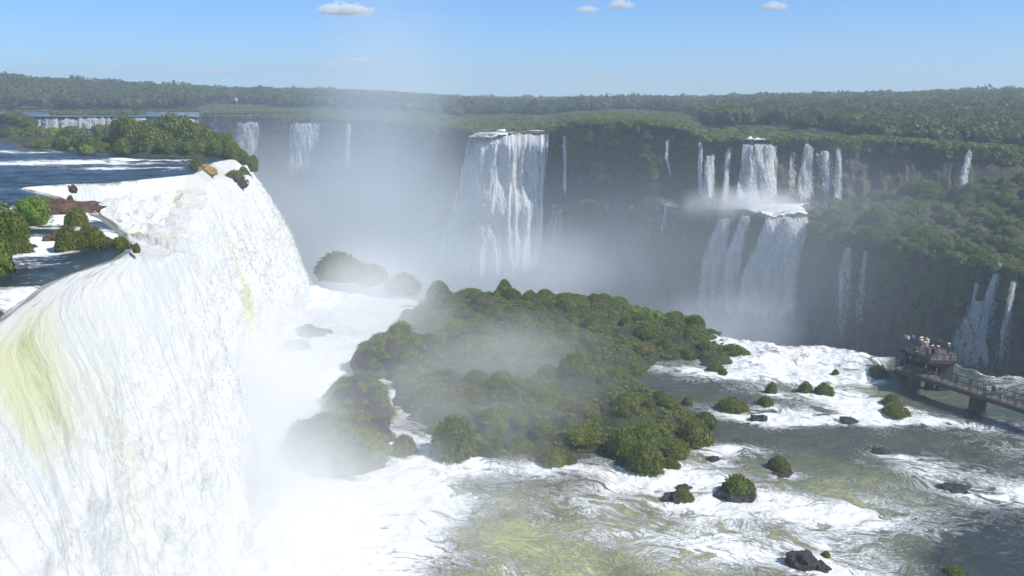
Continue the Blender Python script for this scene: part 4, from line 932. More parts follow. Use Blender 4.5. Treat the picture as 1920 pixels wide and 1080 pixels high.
# ---- far forest
inst = []; big = []
rr = np.random.default_rng(5)
def treeok(px, D):
    st = 512 if px < 372 else float(np.interp(px, pxs, Td)) + 8
    if px < 372: return D > st
    if px < 860: return D > st + 120 + 60 * float(vnoise(px / 60, D / 80, 0, 5))
    if px < 1330: return D > 560 + 120 * float(vnoise(px / 50, .5, 0, 6)) - max(0, (px - 1200)) * 1.6
    m = 30 + 55 * float(vnoise(px / 45, .5, 0, 7)) * (px < 1560) + (30 if px < 1500 else 0)
    return D > st + m * (0.35 if px > 1600 else 1)
for i in range(40000):
    px = rr.uniform(-160, 2080); D_ = 255 + (1180 - 255) * rr.uniform() ** .8
    if not treeok(px, D_): continue
    ds = float(interp(px, SKD))
    if D_ > ds + 120: continue
    if D_ > 640 and rr.uniform() < .35: continue
    z = float(ground_z(px, D_)); r = rr.uniform(4.2, 7.2) * (1 + .25 * (D_ > 600)); hh = rr.uniform(.75, 1.1) * r
    if rr.uniform() < .05: r *= 1.15; hh *= 1.35
    x = PXX(px, D_, z)
    base = z + min(4.0, 1.0 + (D_ - 250) * .02) - hh * .35
    rec = (rr.integers(6), (x, D_, base), (r, r, hh), rr.uniform(0, 6.28), rr.uniform(-.3, .35) + .6 * float(vnoise(px / 45, D_ / 60, 0, 9)), px)
    if px > 1330 and D_ < 420 and len(big) < 150 and px < 1960: big.append(rec)
    else: inst.append(rec[:5])
    if len(inst) > 6500: break
merge_instances('forest', TREEV, inst, M_forest, 'dense far off forest of dark green rounded crowns along the skyline', 'forest')
big.sort(key=lambda r: r[1][1])
TRUNK = MB(); TRUNK.bar((0, 0, -1.0), (.02, .02, .45), .09); TRUNK.bar((.02, .02, .2), (.35, .1, .6), .05); TRUNK.bar((.02, .02, .2), (-.25, -.25, .6), .05)
tm = bpy.data.meshes.new('trunk'); tm.from_pydata([tuple(v) for v in TRUNK.V], [], TRUNK.F); tm.materials.append(M_bark)
for k, (i, p, s_, rz_, tone, px) in enumerate(big):
    root = empty('forest_tree', (p[0], p[1], p[2])); tag(root, 'rounded dark green forest tree on the plateau above the right cliff', 'tree', 'forest trees along the right cliff top')
    o = link('crown', TREEM[int(i) % 5], None, root); o.scale = s_; o.rotation_euler.z = rz_
    o = link('trunk', tm, None, root); o.scale = (s_[0], s_[1], s_[2])
# emergent trees on the skyline
for i, (px, hp, wp, lb) in enumerate([(325, 12, 9, 'thin tree sticking up from the left skyline'), (922, 8, 22, 'broad crown bulging above the skyline behind the central falls'), (148, 6, 8, 'small spiky tree on the skyline at far left'), (1015, 6, 12, 'flat topped tree on the middle skyline'), (1425, 6, 16, 'rounded tree rising over the skyline right of centre'), (1625, 6, 14, 'tree crown rising over the right skyline')]):
    ds = float(interp(px, SKD)) - 10; yt = float(interp(px, SKY)); zt = zD(yt - hp + 2, ds); r = wp * ds / FPX / 2; hh = (hp + 14) * ds / FPX
    root = empty('skyline_tree', (PXX(px, ds, zt), ds, zt - hh)); tag(root, lb, 'tree')
    o = link('crown', TREEM[i % 5], None, root); o.scale = (r, r, hh)
    o = link('trunk', tm, None, root); o.scale = (r, r, hh)

# ---- shelf scrub on the right, cliff top scrub, hanging plants
SC = [(1530, 398), (1560, 385), (1625, 380), (1690, 345), (1740, 345), (1800, 362), (1860, 335), (1960, 330), (1960, 520), (1900, 512), (1850, 500), (1760, 478), (1650, 455), (1580, 452), (1500, 452), (1520, 425)]
pl = []; t_ = 0
G_S = 'mounded shrubs on the right hand shelf between the two cliffs'
while len(pl) < 190 and t_ < 6000:
    t_ += 1
    px, py = random.uniform(1490, 1960), random.uniform(335, 525)
    if not in_poly(px, py, SC): continue
    h, nn = wall_hit(px, py)
    if h is None: continue
    r = random.uniform(1.8, 4.2)
    if any((h.x - a) ** 2 + (h.y - b) ** 2 < (.6 * (r + c)) ** 2 for a, b, c in pl): continue
    pl.append((h.x, h.y, r))
    put('shrub', random.choice(SHRUB + TUSS[:1]), (h.x, h.y, h.z - .3 * r), (r, r, r * random.uniform(.7, 1.1)), label='dark green mounded shrub among many on the right hand shelf', cat='shrub', group=G_S, mat=M_cliffleaf)
for (px, py, wp, hp, lb) in [(1557, 420, 50, 34, 'rounded green knoll at the right edge of the shelf pool'), (1640, 428, 70, 44, 'big dark peaked knoll on the right hand shelf'), (1735, 352, 90, 20, 'long mound under the bare upper cliff at right')]:
    h, nn = wall_hit(px, py)
    k = h.y / FPX; put('green_knoll', TUSS[1], (h.x, h.y, h.z - 1), (wp * k / 2, wp * k / 2, hp * k * 1.1), label=lb, cat='knoll', mat=M_cliffleaf)
inst = []
def hang(n, poly, rmin, rmax, thr=0.0, fr=.04):
    c = 0; t = 0; xs_ = [p[0] for p in poly]; ys_ = [p[1] for p in poly]
    while c < n and t < n * 12:
        t += 1; px, py = random.uniform(min(xs_), max(xs_)), random.uniform(min(ys_), max(ys_))
        if not in_poly(px, py, poly): continue
        if float(fbm(px * fr, py * fr * .6, 0, 3, 241)) < thr: continue
        h, nn = wall_hit(px, py)
        if h is None: continue
        r = random.uniform(rmin, rmax); inst.append((random.randrange(4), (h.x, h.y - .1, h.z - r * .4), (r, r, r * 1.1), random.uniform(0, 6), random.uniform(-.2, .5))); c += 1
hang(700, [(1068, 236), (1200, 232), (1310, 262), (1310, 420), (1200, 380), (1068, 300)], 1.0, 2.2, -.15)
hang(300, [(1180, 370), (1320, 385), (1320, 520), (1200, 470)], .9, 2.0, .0)
hang(160, [(1396, 404), (1446, 402), (1446, 450), (1425, 490), (1400, 470)], .8, 1.7, -1)
hang(60, [(1372, 404), (1392, 404), (1386, 450)], .7, 1.3, -1)
hang(500, [(1500, 440), (1960, 500), (1960, 560), (1760, 560), (1620, 520), (1500, 480)], .8, 2.0, -.1)
hang(260, [(1600, 480), (1960, 540), (1960, 640), (1700, 640), (1600, 600)], .7, 1.6, .25)
hang(300, [(1575, 262), (1920, 290), (1960, 300), (1960, 318), (1750, 290), (1575, 280)], .8, 1.8, -.4)
hang(120, [(1290, 262), (1410, 290), (1400, 310), (1300, 300)], .7, 1.4, -.2); hang(200, [(1440, 262), (1575, 262), (1575, 285), (1440, 280)], .7, 1.4, -.4)
hang(160, [(860, 240), (700, 232), (380, 214), (380, 240), (700, 262), (860, 280)], 1.2, 2.4, -.2)
hang(60, [(1026, 246), (1050, 246), (1050, 300), (1030, 300)], .8, 1.8, -.6)
# band of scrub along every brink of the far side
for px in np.arange(376, 1960, 4.0):
    if 878 < px < 1030 or 1395 < px < 1455 or 452 < px < 484: continue
    for j in range(3):
        D_ = float(np.interp(px, pxs, Td)) + random.uniform(0, 13); z = float(np.interp(px, pxs, Tz)); r = random.uniform(.8, 1.9); inst.append((random.randrange(4), (PXX(px + random.uniform(-2, 2), D_, z), D_, z - .2), (r * 1.3, r * 1.3, r), random.uniform(0, 6), random.uniform(-.1, .5)))
# marsh and scrub on the plateau in front of the forest
for _ in range(2600):
    px = random.uniform(400, 1560); st = float(np.interp(px, pxs, Td)) + 6; D_ = st + (640 - st) * random.random() ** .9
    if treeok(px, D_) and random.random() < .8: continue
    if 880 < px < 1030 and D_ < st + 26: continue
    z = float(ground_z(px, D_)); r = random.uniform(.9, 2.4); inst.append((random.randrange(4), (PXX(px, D_, z), D_, z - .3 * r), (r * 1.7, r * 1.7, r * .75), random.uniform(0, 6), random.uniform(.0, .7)))
merge_instances('vegetation', LUMPV, inst, M_cliffleaf, 'scrub and ferns hanging on the gorge cliffs and covering the far plateau', 'vegetation')

# ---- shelf pool and crests above the far falls
def patch(label, pxr, pyr, D0, slope, foamv, name='white_water', z0=None):
    nx, ny = 90, 40; PX, PY = np.meshgrid(np.linspace(*pxr, nx), np.linspace(0, 1, ny), indexing='ij')
    Dd = D0[0] + (D0[1] - D0[0]) * PY; zz_ = z0[0] + (z0[1] - z0[0]) * PY
    X_ = PXX(PX, Dd, zz_); m = fbm(X_ / 3, Dd / 4, 0, 4, 251)
    if name == 'shelf_pool':
        for i in range(nx):
            for j in range(ny):
                h = BW.ray_cast(Vector((X_[i, j], Dd[i, j], 26)), Vector((0, 0, -1)))
                if h[0] is not None: zz_[i, j] = max(h[0].z + .45, 3)
        kz = np.ones(9) / 9
        for i in range(nx): zz_[i] = np.convolve(np.pad(zz_[i], 4, 'edge'), kz, 'valid')
        for j in range(ny): zz_[:, j] = np.convolve(np.pad(zz_[:, j], 4, 'edge'), kz, 'valid')
        foamv = foamv - .2
    else:
        zz_ = np.maximum(ground_z(PX, Dd), np.interp(PX, pxs, Tz)) + .12 + .08 * m; foamv = foamv - .36
    e_ = np.minimum(np.minimum(np.linspace(0, 1, nx), np.linspace(1, 0, nx))[:, None] * 6, np.minimum(PY, (1 - PY)) * 5 + .3 * 0); zz_ = zz_ - 1.6 * sstep(.9, .0, e_ + .5 * m)
    kp = (e_ + 1.7 * fbm(X_ / 5, Dd / 5, 0, 3, 261))[:-1, :-1] > (.42 if name == 'shelf_pool' else .72)
    return grid_obj(name, np.stack([X_, Dd, zz_ + .22 * m + .1], -1), M_rapids, {'foam': np.clip(foamv + .25 * m, 0, 1.1), 'tint': m * 0}, np.stack([X_, Dd * 1.0], -1), kp)
z1, z2 = zD(386, 256), zD(408, 232)
tag(patch('', (1384, 1528), None, (259, 234), 0, 1.0, 'shelf_pool', (z1 + 1.0, z2 + .9)), 'foaming shelf pool between the upper and lower rows of falls', 'pool')
tag(patch('', (878, 1066), None, (348, 322), 0, .95, 'river_crest', (zD(243, 348), zD(248, 324))), 'strip of white river water feeding the central curtain fall', 'river', kind='structure')
tag(patch('', (1392, 1462), None, (286, 268), 0, .95, 'river_crest', (zD(252, 286), zD(266, 268))), 'white steps of water above the widest upper right fall', 'river', kind='structure')
tag(patch('', (1140, 1290), None, (470, 440), 0, .45, 'river', (zD(224, 470), zD(229, 420))), 'thin blue white stream crossing the green plateau at centre right', 'river', kind='structure')
tag(patch('', (1460, 1600), None, (330, 300), 0, .6, 'river', (zD(247, 330), zD(251, 300))), 'thin stream between scrub just above the upper right falls', 'river', kind='structure')
for i, (px, py, wp, hp) in enumerate([(940, 246, 15, 5), (1405, 262, 13, 6), (1420, 261, 8, 4), (1545, 392, 30, 14), (1528, 388, 20, 12)]):
    D_ = 338 if px < 1000 else (276 if py < 300 else 250); q = at_D(px, py, D_); k = D_ / FPX
    lb = ['white boiling hump of water at the top of the central curtain fall', 'white boiling hump of water left above the widest upper fall', 'small white hump of water beside the larger one above the widest upper fall', 'brown boulder beside the shelf pool', 'smaller brown boulder left of the other beside the shelf pool'][i]
    o = rock(q, (wp * k / 2, wp * k / 2, hp * k * .8), 60 + i, lb, M_farfoam if False else (M_rock if i > 2 else M_rapids), name='boulder' if i > 2 else 'white_water', cat='boulder' if i > 2 else 'white water')
    if i <= 2:
        n_ = len(o.data.vertices)
        for nm, v in (('foam', 1.0), ('tint', 0.0)):
            a = o.data.attributes.new(nm, 'FLOAT', 'POINT'); a.data.foreach_set('value', np.full(n_, v, np.float32))
# ================================================================== viewing platform and walkway
ZL, ZU = 3.0, 5.2
def L2(px, py): return Vector(at_z(px, py, ZL))
def U2(px, py): return Vector(at_z(px, py, ZU))
nA, nB = L2(1690, 694), L2(1922, 768)              # near edge of the walkway, then on to the right
dirw = (nB - nA).normalized(); perp = Vector((-dirw.y, dirw.x, 0)); perp = perp if perp.y > 0 else -perp
WW = 2.3; nC = nB + dirw * 26
def poly_deck(name, pts, z, mat, parent, th=.35):
    mb = MB(); mb.prism([(p.x, p.y) for p in pts], z - th, z); return mb.build(name, mat, parent)
root = empty('walkway', nA); tag(root, 'long brown footbridge with green railings crossing the rapids to the viewing platform', 'walkway')
def relp(o):                                        # parts are modelled in world space
    o.location = -Vector(o.parent.location); return o
relp(poly_deck('deck', [nA, nC, nC + perp * WW, nA + perp * WW], ZL, M_deck, root, .22))
mb = MB()
for off in (.12, WW - .12): mb.bar(nA + perp * off - Vector((0, 0, .42)), nC + perp * off - Vector((0, 0, .42)), .24, .4)
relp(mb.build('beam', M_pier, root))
def railing(pts, parent, h=1.05, step=2.1, panel=False):
    mb = MB(); pn = MB()
    for a, b in zip(pts[:-1], pts[1:]):
        n = max(1, int(round((b - a).length / step)))
        for i in range(n):
            p, q = a.lerp(b, i / n), a.lerp(b, (i + 1) / n); dd = (q - p).normalized() * .12; up = Vector((0, 0, 1))
            p2, q2 = p + dd, q - dd
            mb.bar(p2, p2 + up * h, .09); mb.bar(q2, q2 + up * h, .09)
            mb.bar(p2 + up * h, q2 + up * h, .10); mb.bar(p2 + up * .12, q2 + up * .12, .06); mb.bar(p2 + up * h * .55, q2 + up * h * .55, .035)
            m_ = (p2 + q2) / 2; mb.bar(m_ + up * .1, m_ + up * h, .05)
            pn.bar(p2 + up * (h * .5 + .04), q2 + up * (h * .5 + .04), .012, h * .80)
    r = relp(mb.build('railing', M_rail, parent))
    if panel:
        o = pn.build('rail_mesh', M_mesh, r)
    return r
up_ = Vector((0, 0, 0))
railing([nA + dirw * .2 + perp * .06, nC + perp * .06], root, panel=False)
railing([nA + dirw * 5.2 + perp * (WW - .06), nC + perp * (WW - .06)], root, panel=False)
def pier(p, parent, w=1.3, zt=ZL - .5, zb=-1.6, l=1.5):
    mb = MB(); mb.bar(Vector((p.x, p.y, zb)) , Vector((p.x, p.y, zt)), w, l)
    mb.bar(Vector((p.x, p.y, zb - .3)), Vector((p.x, p.y, zb + 1.8)), w * 1.25, l * 1.25)
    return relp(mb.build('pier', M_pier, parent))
pier(nA + dirw * 1.4 + perp * WW / 2, root); pier(nA + dirw * ((L2(1812, 740) - nA).length) + perp * WW / 2, root, w=1.6); pier(nB + dirw * 9 + perp * WW / 2, root)
# upper platform
root2 = empty('viewing_platform', U2(1740, 660)); tag(root2, 'raised viewing platform with green railings on thick concrete legs, crowded with people', 'platform')
UP = [U2(1742, 677), U2(1796, 679), U2(1797, 666), U2(1776, 655), U2(1742, 650), U2(1693, 647), U2(1695, 652), U2(1716, 662), U2(1738, 667)]
relp(poly_deck('deck', UP, ZU, M_deck, root2, .30))
mb = MB(); c0 = sum(UP, Vector()) / len(UP)
UI = [c0 + (p - c0) * .86 for p in UP]
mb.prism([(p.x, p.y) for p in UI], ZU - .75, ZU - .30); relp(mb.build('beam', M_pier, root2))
railing([UP[0], UP[1], UP[2], UP[3], UP[4], UP[5]], root2, step=1.7)
railing([UP[5], UP[6], UP[7]], root2, step=1.5, panel=True); railing([UP[0], UP[8]], root2, step=1.5, panel=True)
def col(px, py, w, l, zt=ZU - .72):
    p = U2(px, py); mb = MB(); mb.bar(Vector((p.x, p.y, -1.8)), Vector((p.x, p.y, zt)), w, l); return relp(mb.build('column', M_pier, root2))
col(1773, 670, 1.5, 1.0); col(1748, 668, .9, .9); col(1703, 651, 2.2, 2.8); col(1782, 660, 1.0, 1.0)
# landing and stairs
LP = [nA - dirw * 1.2, nA + dirw * 3.5, nA + dirw * 3.5 + perp * (WW + .1), nA + dirw * .6 + perp * (WW + 2.0), nA - dirw * 1.6 + perp * (WW + 1.6)]
relp(poly_deck('landing', LP, ZL - .004, M_deck, root2, .3))
railing([LP[0], LP[4]], root2, step=1.4, panel=True)
mb = MB(); sa, sb_ = Vector((*((LP[3] + LP[4]) / 2).xy, ZL)), (UP[7] + UP[8]) / 2; ns = 11; wdir = (UP[8] - UP[7]).normalized()
for i in range(ns):
    p = sa.lerp(sb_, (i + .5) / ns); mb.bar(p - wdir * 1.0, p + wdir * 1.0, (sb_ - sa).xy.length / ns + .05, .12)
relp(mb.build('stairs', M_deck, root2))
for sgn in (-1, 1):
    a, b = sa + wdir * sgn * 1.02, sb_ + wdir * sgn * 1.02
    mb = MB(); mb.bar(a - Vector((0, 0, .15)), b - Vector((0, 0, .15)), .1, .45); relp(mb.build('stringer', M_pier, root2)); railing([a, b], root2, step=1.2, panel=True)
# far balcony across the gorge with its line of visitors
fa, fb_ = Vector(at_D(384, 213, 494)), Vector(at_D(560, 212, 452))
root3 = empty('far_walkway', fa); tag(root3, 'far off footbridge along the brink beside the river at top left', 'walkway')
mb = MB(); mb.bar(fa, fb_, 2.0, .4); relp(mb.build('deck', M_pier, root3))
for i in range(12):
    mb = MB(); p = fa.lerp(fb_, i / 11); mb.bar(p - Vector((0, 0, 5)), p, .5); relp(mb.build('support', M_pier, root3))
mb = MB(); fd = Vector((.4, -.9, 0)).normalized() * .9
mb.bar(fa + fd + Vector((0, 0, 1.1)), fb_ + fd + Vector((0, 0, 1.1)), .12)
for i in range(50): p = fa.lerp(fb_, i / 49) + fd; mb.bar(p, p + Vector((0, 0, 1.1)), .08)
relp(mb.build('railing', M_rail, root3))
# flag
fp_ = Vector(at_D(441, 205, 500)); root4 = empty('flagpole', fp_); tag(root4, 'light blue and white striped flag on a thin pole above the far trees', 'flag')
mb = MB(); mb.bar(fp_ - Vector((0, 0, 6)), fp_ + Vector((0, 0, 8.5)), .22); relp(mb.build('pole', M_rail, root4))
def flagm():
    m, nt, bs, out = nmat('flag_cloth'); tc = nt.nodes.new('ShaderNodeTexCoord'); sx_ = nt.nodes.new('ShaderNodeSeparateXYZ'); nt.links.new(tc.outputs['Generated'], sx_.inputs[0])
    c = mth(nt, 'LESS_THAN', mth(nt, 'ABSOLUTE', mth(nt, 'SUBTRACT', sx_.outputs[2], .5)), .17)
    nt.links.new(mixc(nt, c, (.16, .38, .75), (.8, .8, .8)), bs.inputs['Base Color']); return m
V = []; F = []
for i in range(9):
    for j in range(5): V.append((i * .2, .12 * math.sin(i * 1.1), j * .55 - .25 * i))
for i in range(8):
    for j in range(4): a = i * 5 + j; F.append((a, a + 5, a + 6, a + 1))
o = link('flag_cloth', mesh_vf('flag_cloth', V, F, True, flagm()), None, root4); o.location = (0, 0, 5.5)
# ------------------------------------------------------------------ people
def skin_mesh(name, J, E, root_i=0, scale=1.0):
    names = list(J); me = bpy.data.meshes.new(name); me.from_pydata([J[n][0] for n in names], [(names.index(a), names.index(b)) for a, b in E], [])
    o = bpy.data.objects.new(name, me); C.objects.link(o); o.modifiers.new('s', 'SKIN'); sm = o.modifiers.new('u', 'SUBSURF'); sm.levels = sm.render_levels = 1
    for i, n in enumerate(names):
        r = J[n][1] * scale; me.skin_vertices[0].data[i].radius = (r, r)
    me.skin_vertices[0].data[names.index(list(J)[root_i])].use_root = True
    bpy.context.view_layer.update(); dg = bpy.context.evaluated_depsgraph_get()
    m2 = bpy.data.meshes.new_from_object(o.evaluated_get(dg)); m2.name = name; bpy.data.objects.remove(o)
    m2.polygons.foreach_set('use_smooth', [True] * len(m2.polygons)); return m2
def pose(kind):
    lean = {'lean': .22, 'walk': .06}.get(kind, 0.0); st = .26 if kind == 'walk' else .05
    hx = lambda z: lean * max(0, z - .92) / .8
    J = {'pelvis': ((0, 0, .95), .135), 'waist': ((0, hx(1.1), 1.10), .12), 'chest': ((0, hx(1.32), 1.32), .145), 'neck': ((0, hx(1.48) + .01, 1.49), .055), 'chin': ((0, hx(1.58) + .03, 1.57), .075), 'skull': ((0, hx(1.66) + .02, 1.68), .09)}
    for s, n in ((-1, 'l'), (1, 'r')):
        f = s * st
        J['hip' + n] = ((s * .09, 0, .90), .095); J['knee' + n] = ((s * .11, f * .55 + .03, .49), .062); J['ank' + n] = ((s * .12, f - .03, .09), .042); J['toe' + n] = ((s * .14, f + .15, .035), .035)
        J['sh' + n] = ((s * .19, hx(1.42), 1.42), .062)
        if kind == 'photo': e, h = (s * .27, .18, 1.26), (s * .07, .34, 1.52)
        elif kind == 'point' and s > 0: e, h = (.40, .18, 1.38), (.58, .36, 1.46)
        elif kind == 'lean': e, h = (s * .27, .28, 1.16), (s * .22, .48, 1.05)
        elif kind == 'bent': e, h = (s * .27, .04, 1.14), (s * .14, .26, 1.16)
        else: e, h = (s * .26, -.03 - f * .4, 1.14), (s * .27, .08 - f * .8, .90)
        J['el' + n] = (e, .045); J['ha' + n] = (h, .036)
        d = Vector(h) - Vector(e); d.normalize(); J['fi' + n] = (tuple(Vector(h) + d * .13), .026)
    E = [('pelvis', 'waist'), ('waist', 'chest'), ('chest', 'neck'), ('neck', 'chin'), ('chin', 'skull')]
    for n in 'lr': E += [('pelvis', 'hip' + n), ('hip' + n, 'knee' + n), ('knee' + n, 'ank' + n), ('ank' + n, 'toe' + n), ('chest', 'sh' + n), ('sh' + n, 'el' + n), ('el' + n, 'ha' + n), ('ha' + n, 'fi' + n)]
    body = skin_mesh('person', J, E)
    SJ = {k: (J[k][0], J[k][1] * 1.16) for k in ('waist', 'chest', 'shl', 'shr')}; SJ['pelvis2'] = ((0, 0, .92), .165)
    for n in 'lr': SJ['m' + n] = (tuple((Vector(J['sh' + n][0]) * .25 + Vector(J['el' + n][0]) * .75)), .064)
    shirt = skin_mesh('shirt', SJ, [('pelvis2', 'waist'), ('waist', 'chest'), ('chest', 'shl'), ('chest', 'shr'), ('shl', 'ml'), ('shr', 'mr')])
    TJ = {'pelvis': (J['pelvis'][0], .15)}; TE = []
    for n in 'lr':
        TJ['hip' + n] = (J['hip' + n][0], .112); TJ['knee' + n] = (J['knee' + n][0], .078); TJ['cuff' + n] = (tuple(Vector(J['knee' + n][0]).lerp(Vector(J['ank' + n][0]), .85)), .06)
        TE += [('pelvis', 'hip' + n), ('hip' + n, 'knee' + n), ('knee' + n, 'cuff' + n)]
    tro = skin_mesh('trousers', TJ, TE)
    c = J['skull'][0]
    P, F = lump(5, 3, .06, 2, (.105, .115, .10), (c[0], c[1] - .02, c[2] + .03)); hair = mesh_vf('hair', P, F, True, M_hair)
    P, F = lump(5, 4, .03, 2, (.115, .125, .09), (c[0], c[1], c[2] + .06)); n0 = len(P); ring = []
    for r_, z_ in ((.11, .05), (.23, .03)):
        for i in range(14): t = i / 14 * 6.283; ring.append((c[0] + r_ * math.cos(t), c[1] + r_ * math.sin(t), c[2] + z_))
    F2 = [(n0 + i, n0 + (i + 1) % 14, n0 + 14 + (i + 1) % 14, n0 + 14 + i) for i in range(14)]
    hat = mesh_vf('hat', np.concatenate([P, np.array(ring)]), np.concatenate([F, np.array(F2)]), True)
    body.materials.append(M_skin)
    for m in (shirt, tro, hat): m.materials.append(M_grayp)
    return body, shirt, tro, hair, hat
POSES = {k: pose(k) for k in ('stand', 'lean', 'photo', 'point', 'bent', 'walk')}
CL = {n: plain(n + '_cloth', c, .85, .12, 9) for n, c in {'white': (.75, .75, .74), 'blue': (.04, .16, .60), 'navy': (.02, .03, .08), 'black': (.015, .015, .018), 'red': (.5, .05, .05), 'orange': (.75, .30, .03), 'teal': (.02, .30, .35), 'purple': (.10, .07, .30), 'grey': (.25, .25, .26), 'tan': (.45, .36, .24), 'pink': (.65, .35, .35), 'lightblue': (.40, .55, .80), 'green': (.08, .22, .08), 'denim': (.06, .10, .20)}.items()}
def person(p, face, pz, shirt, tro, hat=None, label=None, parts=True, group=None, sc=1.0):
    b, s_, t_, hr, ht = POSES[pz]; o = put('person', b, tuple(p), sc, face, label, 'person', group)
    x = put('shirt', s_, (0, 0, 0), 1.0, 0, parent=o); x.material_slots[0].link = 'OBJECT'; x.material_slots[0].material = CL[shirt]
    x = put('trousers', t_, (0, 0, 0), 1.0, 0, parent=o); x.material_slots[0].link = 'OBJECT'; x.material_slots[0].material = CL[tro]
    if hat: x = put('hat', ht, (0, 0, 0), 1.0, 0, parent=o); x.material_slots[0].link = 'OBJECT'; x.material_slots[0].material = CL[hat]
    else: put('hair', hr, (0, 0, 0), 1.0, 0, parent=o)
    return o
PEOPLE = [ # px, py of feet, level, facing, pose, shirt, trousers, hat, label
 (1697, 646, 'U', 1.6, 'photo', 'white', 'denim', None, 'visitor in white raising both hands at the left corner of the platform railing'), (1702, 648, 'U', 0.0, 'lean', 'lightblue', 'navy', None, 'visitor in a light blue top next to the one raising hands at the platform corner'),
 (1711, 647, 'U', -.3, 'lean', 'purple', 'denim', None, 'person in a purple shirt leaning on the back railing of the platform'), (1726, 648.5, 'U', .2, 'stand', 'white', 'grey', None, 'person in white at the back railing, right of the purple shirt'),
 (1729.5, 650, 'U', 2.8, 'bent', 'tan', 'tan', None, 'bare armed person in tan turned toward the camera near the back railing'), (1725.5, 653, 'U', .9, 'photo', 'orange', 'black', 'white', 'person in orange with a white hat in the crowd'),
 (1736, 650.5, 'U', 0.4, 'bent', 'blue', 'navy', None, 'person in a bright blue jacket at the back railing'), (1739, 653, 'U', .7, 'stand', 'white', 'grey', None, 'person in white just right of the bright blue jacket'),
 (1727, 658, 'U', 2.0, 'stand', 'grey', 'black', 'white', 'grey shirted person with white hat at the head of the stairs'), (1736, 657, 'U', 1.2, 'stand', 'tan', 'grey', 'tan', 'person all in tan with a sun hat in mid platform'), (1733, 662, 'U', 2.3, 'bent', 'white', 'tan', 'white', 'white hatted person in white bending in mid platform'),
 (1737, 664, 'U', .5, 'stand', 'grey', 'black', 'tan', 'person with tan hat at the inner edge of the platform'), (1747, 669, 'U', 1.0, 'bent', 'navy', 'black', 'white', 'navy shirted person with white hat at the front of the platform'), (1750, 670, 'U', 2.4, 'stand', 'black', 'black', None, 'person all in black at the front of the platform'),
 (1757, 670, 'U', -.6, 'stand', 'grey', 'tan', 'white', 'person with white hat and tan trousers near the right front of the platform'), (1760, 656, 'U', -1.4, 'point', 'black', 'black', None, 'person in black pointing over the gorge at the back railing'),
 (1777.5, 665, 'U', .3, 'stand', 'black', 'black', 'white', 'lone person in black with a pale hat at the right railing of the platform'),
 (1717, 668, 'S', 2.8, 'stand', 'teal', 'grey', None, 'person in a teal top near the top of the stairs'), (1714, 676, 'S', .4, 'stand', 'navy', 'black', None, 'dark dressed person climbing the stairs'), (1721, 673, 'S', .2, 'stand', 'lightblue', 'denim', None, 'person in a light blue shirt climbing the stairs on the right'),
 (1701, 680, 'L', 2.0, 'stand', 'grey', 'black', 'white', 'hatted grey shirted person at the left edge of the landing'), (1706, 685, 'L', .8, 'stand', 'white', 'denim', None, 'person in white on the landing at the foot of the stairs'), (1722, 688, 'L', .3, 'stand', 'lightblue', 'black', None, 'person in a pale blue shirt at the start of the walkway'),
 (1713, 683, 'L', 1.4, 'stand', 'black', 'navy', None, 'person in black on the landing between the two in white'), (1750, 697.5, 'L', -2.0, 'bent', 'pink', 'black', None, 'person in a pink top chatting on the walkway under the platform'), (1754, 698.5, 'L', 1.0, 'stand', 'tan', 'black', 'tan', 'person with a tan hat behind the pink top on the walkway'),
 (1760, 700, 'L', 2.2, 'bent', 'black', 'black', None, 'black haired person in black beside the pink top on the walkway'),
 (1866, 741, 'L', -2.2, 'walk', 'white', 'grey', None, 'walker in a white shirt alone out on the walkway at right'), (1861, 741.5, 'L', -2.3, 'walk', 'navy', 'navy', None, 'dark dressed walker close behind the white shirted walker'), (1893, 750, 'L', -2.2, 'bent', 'black', 'grey', None, 'crouching person with a dark bag by the near walkway railing')]
for (px, py, lv, fc, ps, sh, tr, ht, lb) in PEOPLE[:-1]:
    if lv == 'S':
        t = {1717: .85, 1714: .35, 1721: .55}[px]; p = sa.lerp(sb_, t); p = Vector((p.x, p.y, p.z + .06)) + wdir * {1717: 0, 1714: -.45, 1721: .45}[px]
    else:
        p = at_z(px, py, ZU if lv == 'U' else ZL)
    person(p, fc, ps, sh, tr, ht, lb)
cols = ['red', 'white', 'pink', 'orange', 'lightblue', 'white', 'red']
for i in range(30):
    t = (i + random.uniform(.1, .9)) / 30; p = fa.lerp(fb_, t); person((p.x, p.y + random.uniform(-.5, .5), p.z + .2), random.uniform(0, 6), random.choice(['stand', 'lean']), random.choice(cols), random.choice(['denim', 'black', 'red']), None, 'tiny visitor in the line on the far off footbridge at top left', group='visitors on the far footbridge')

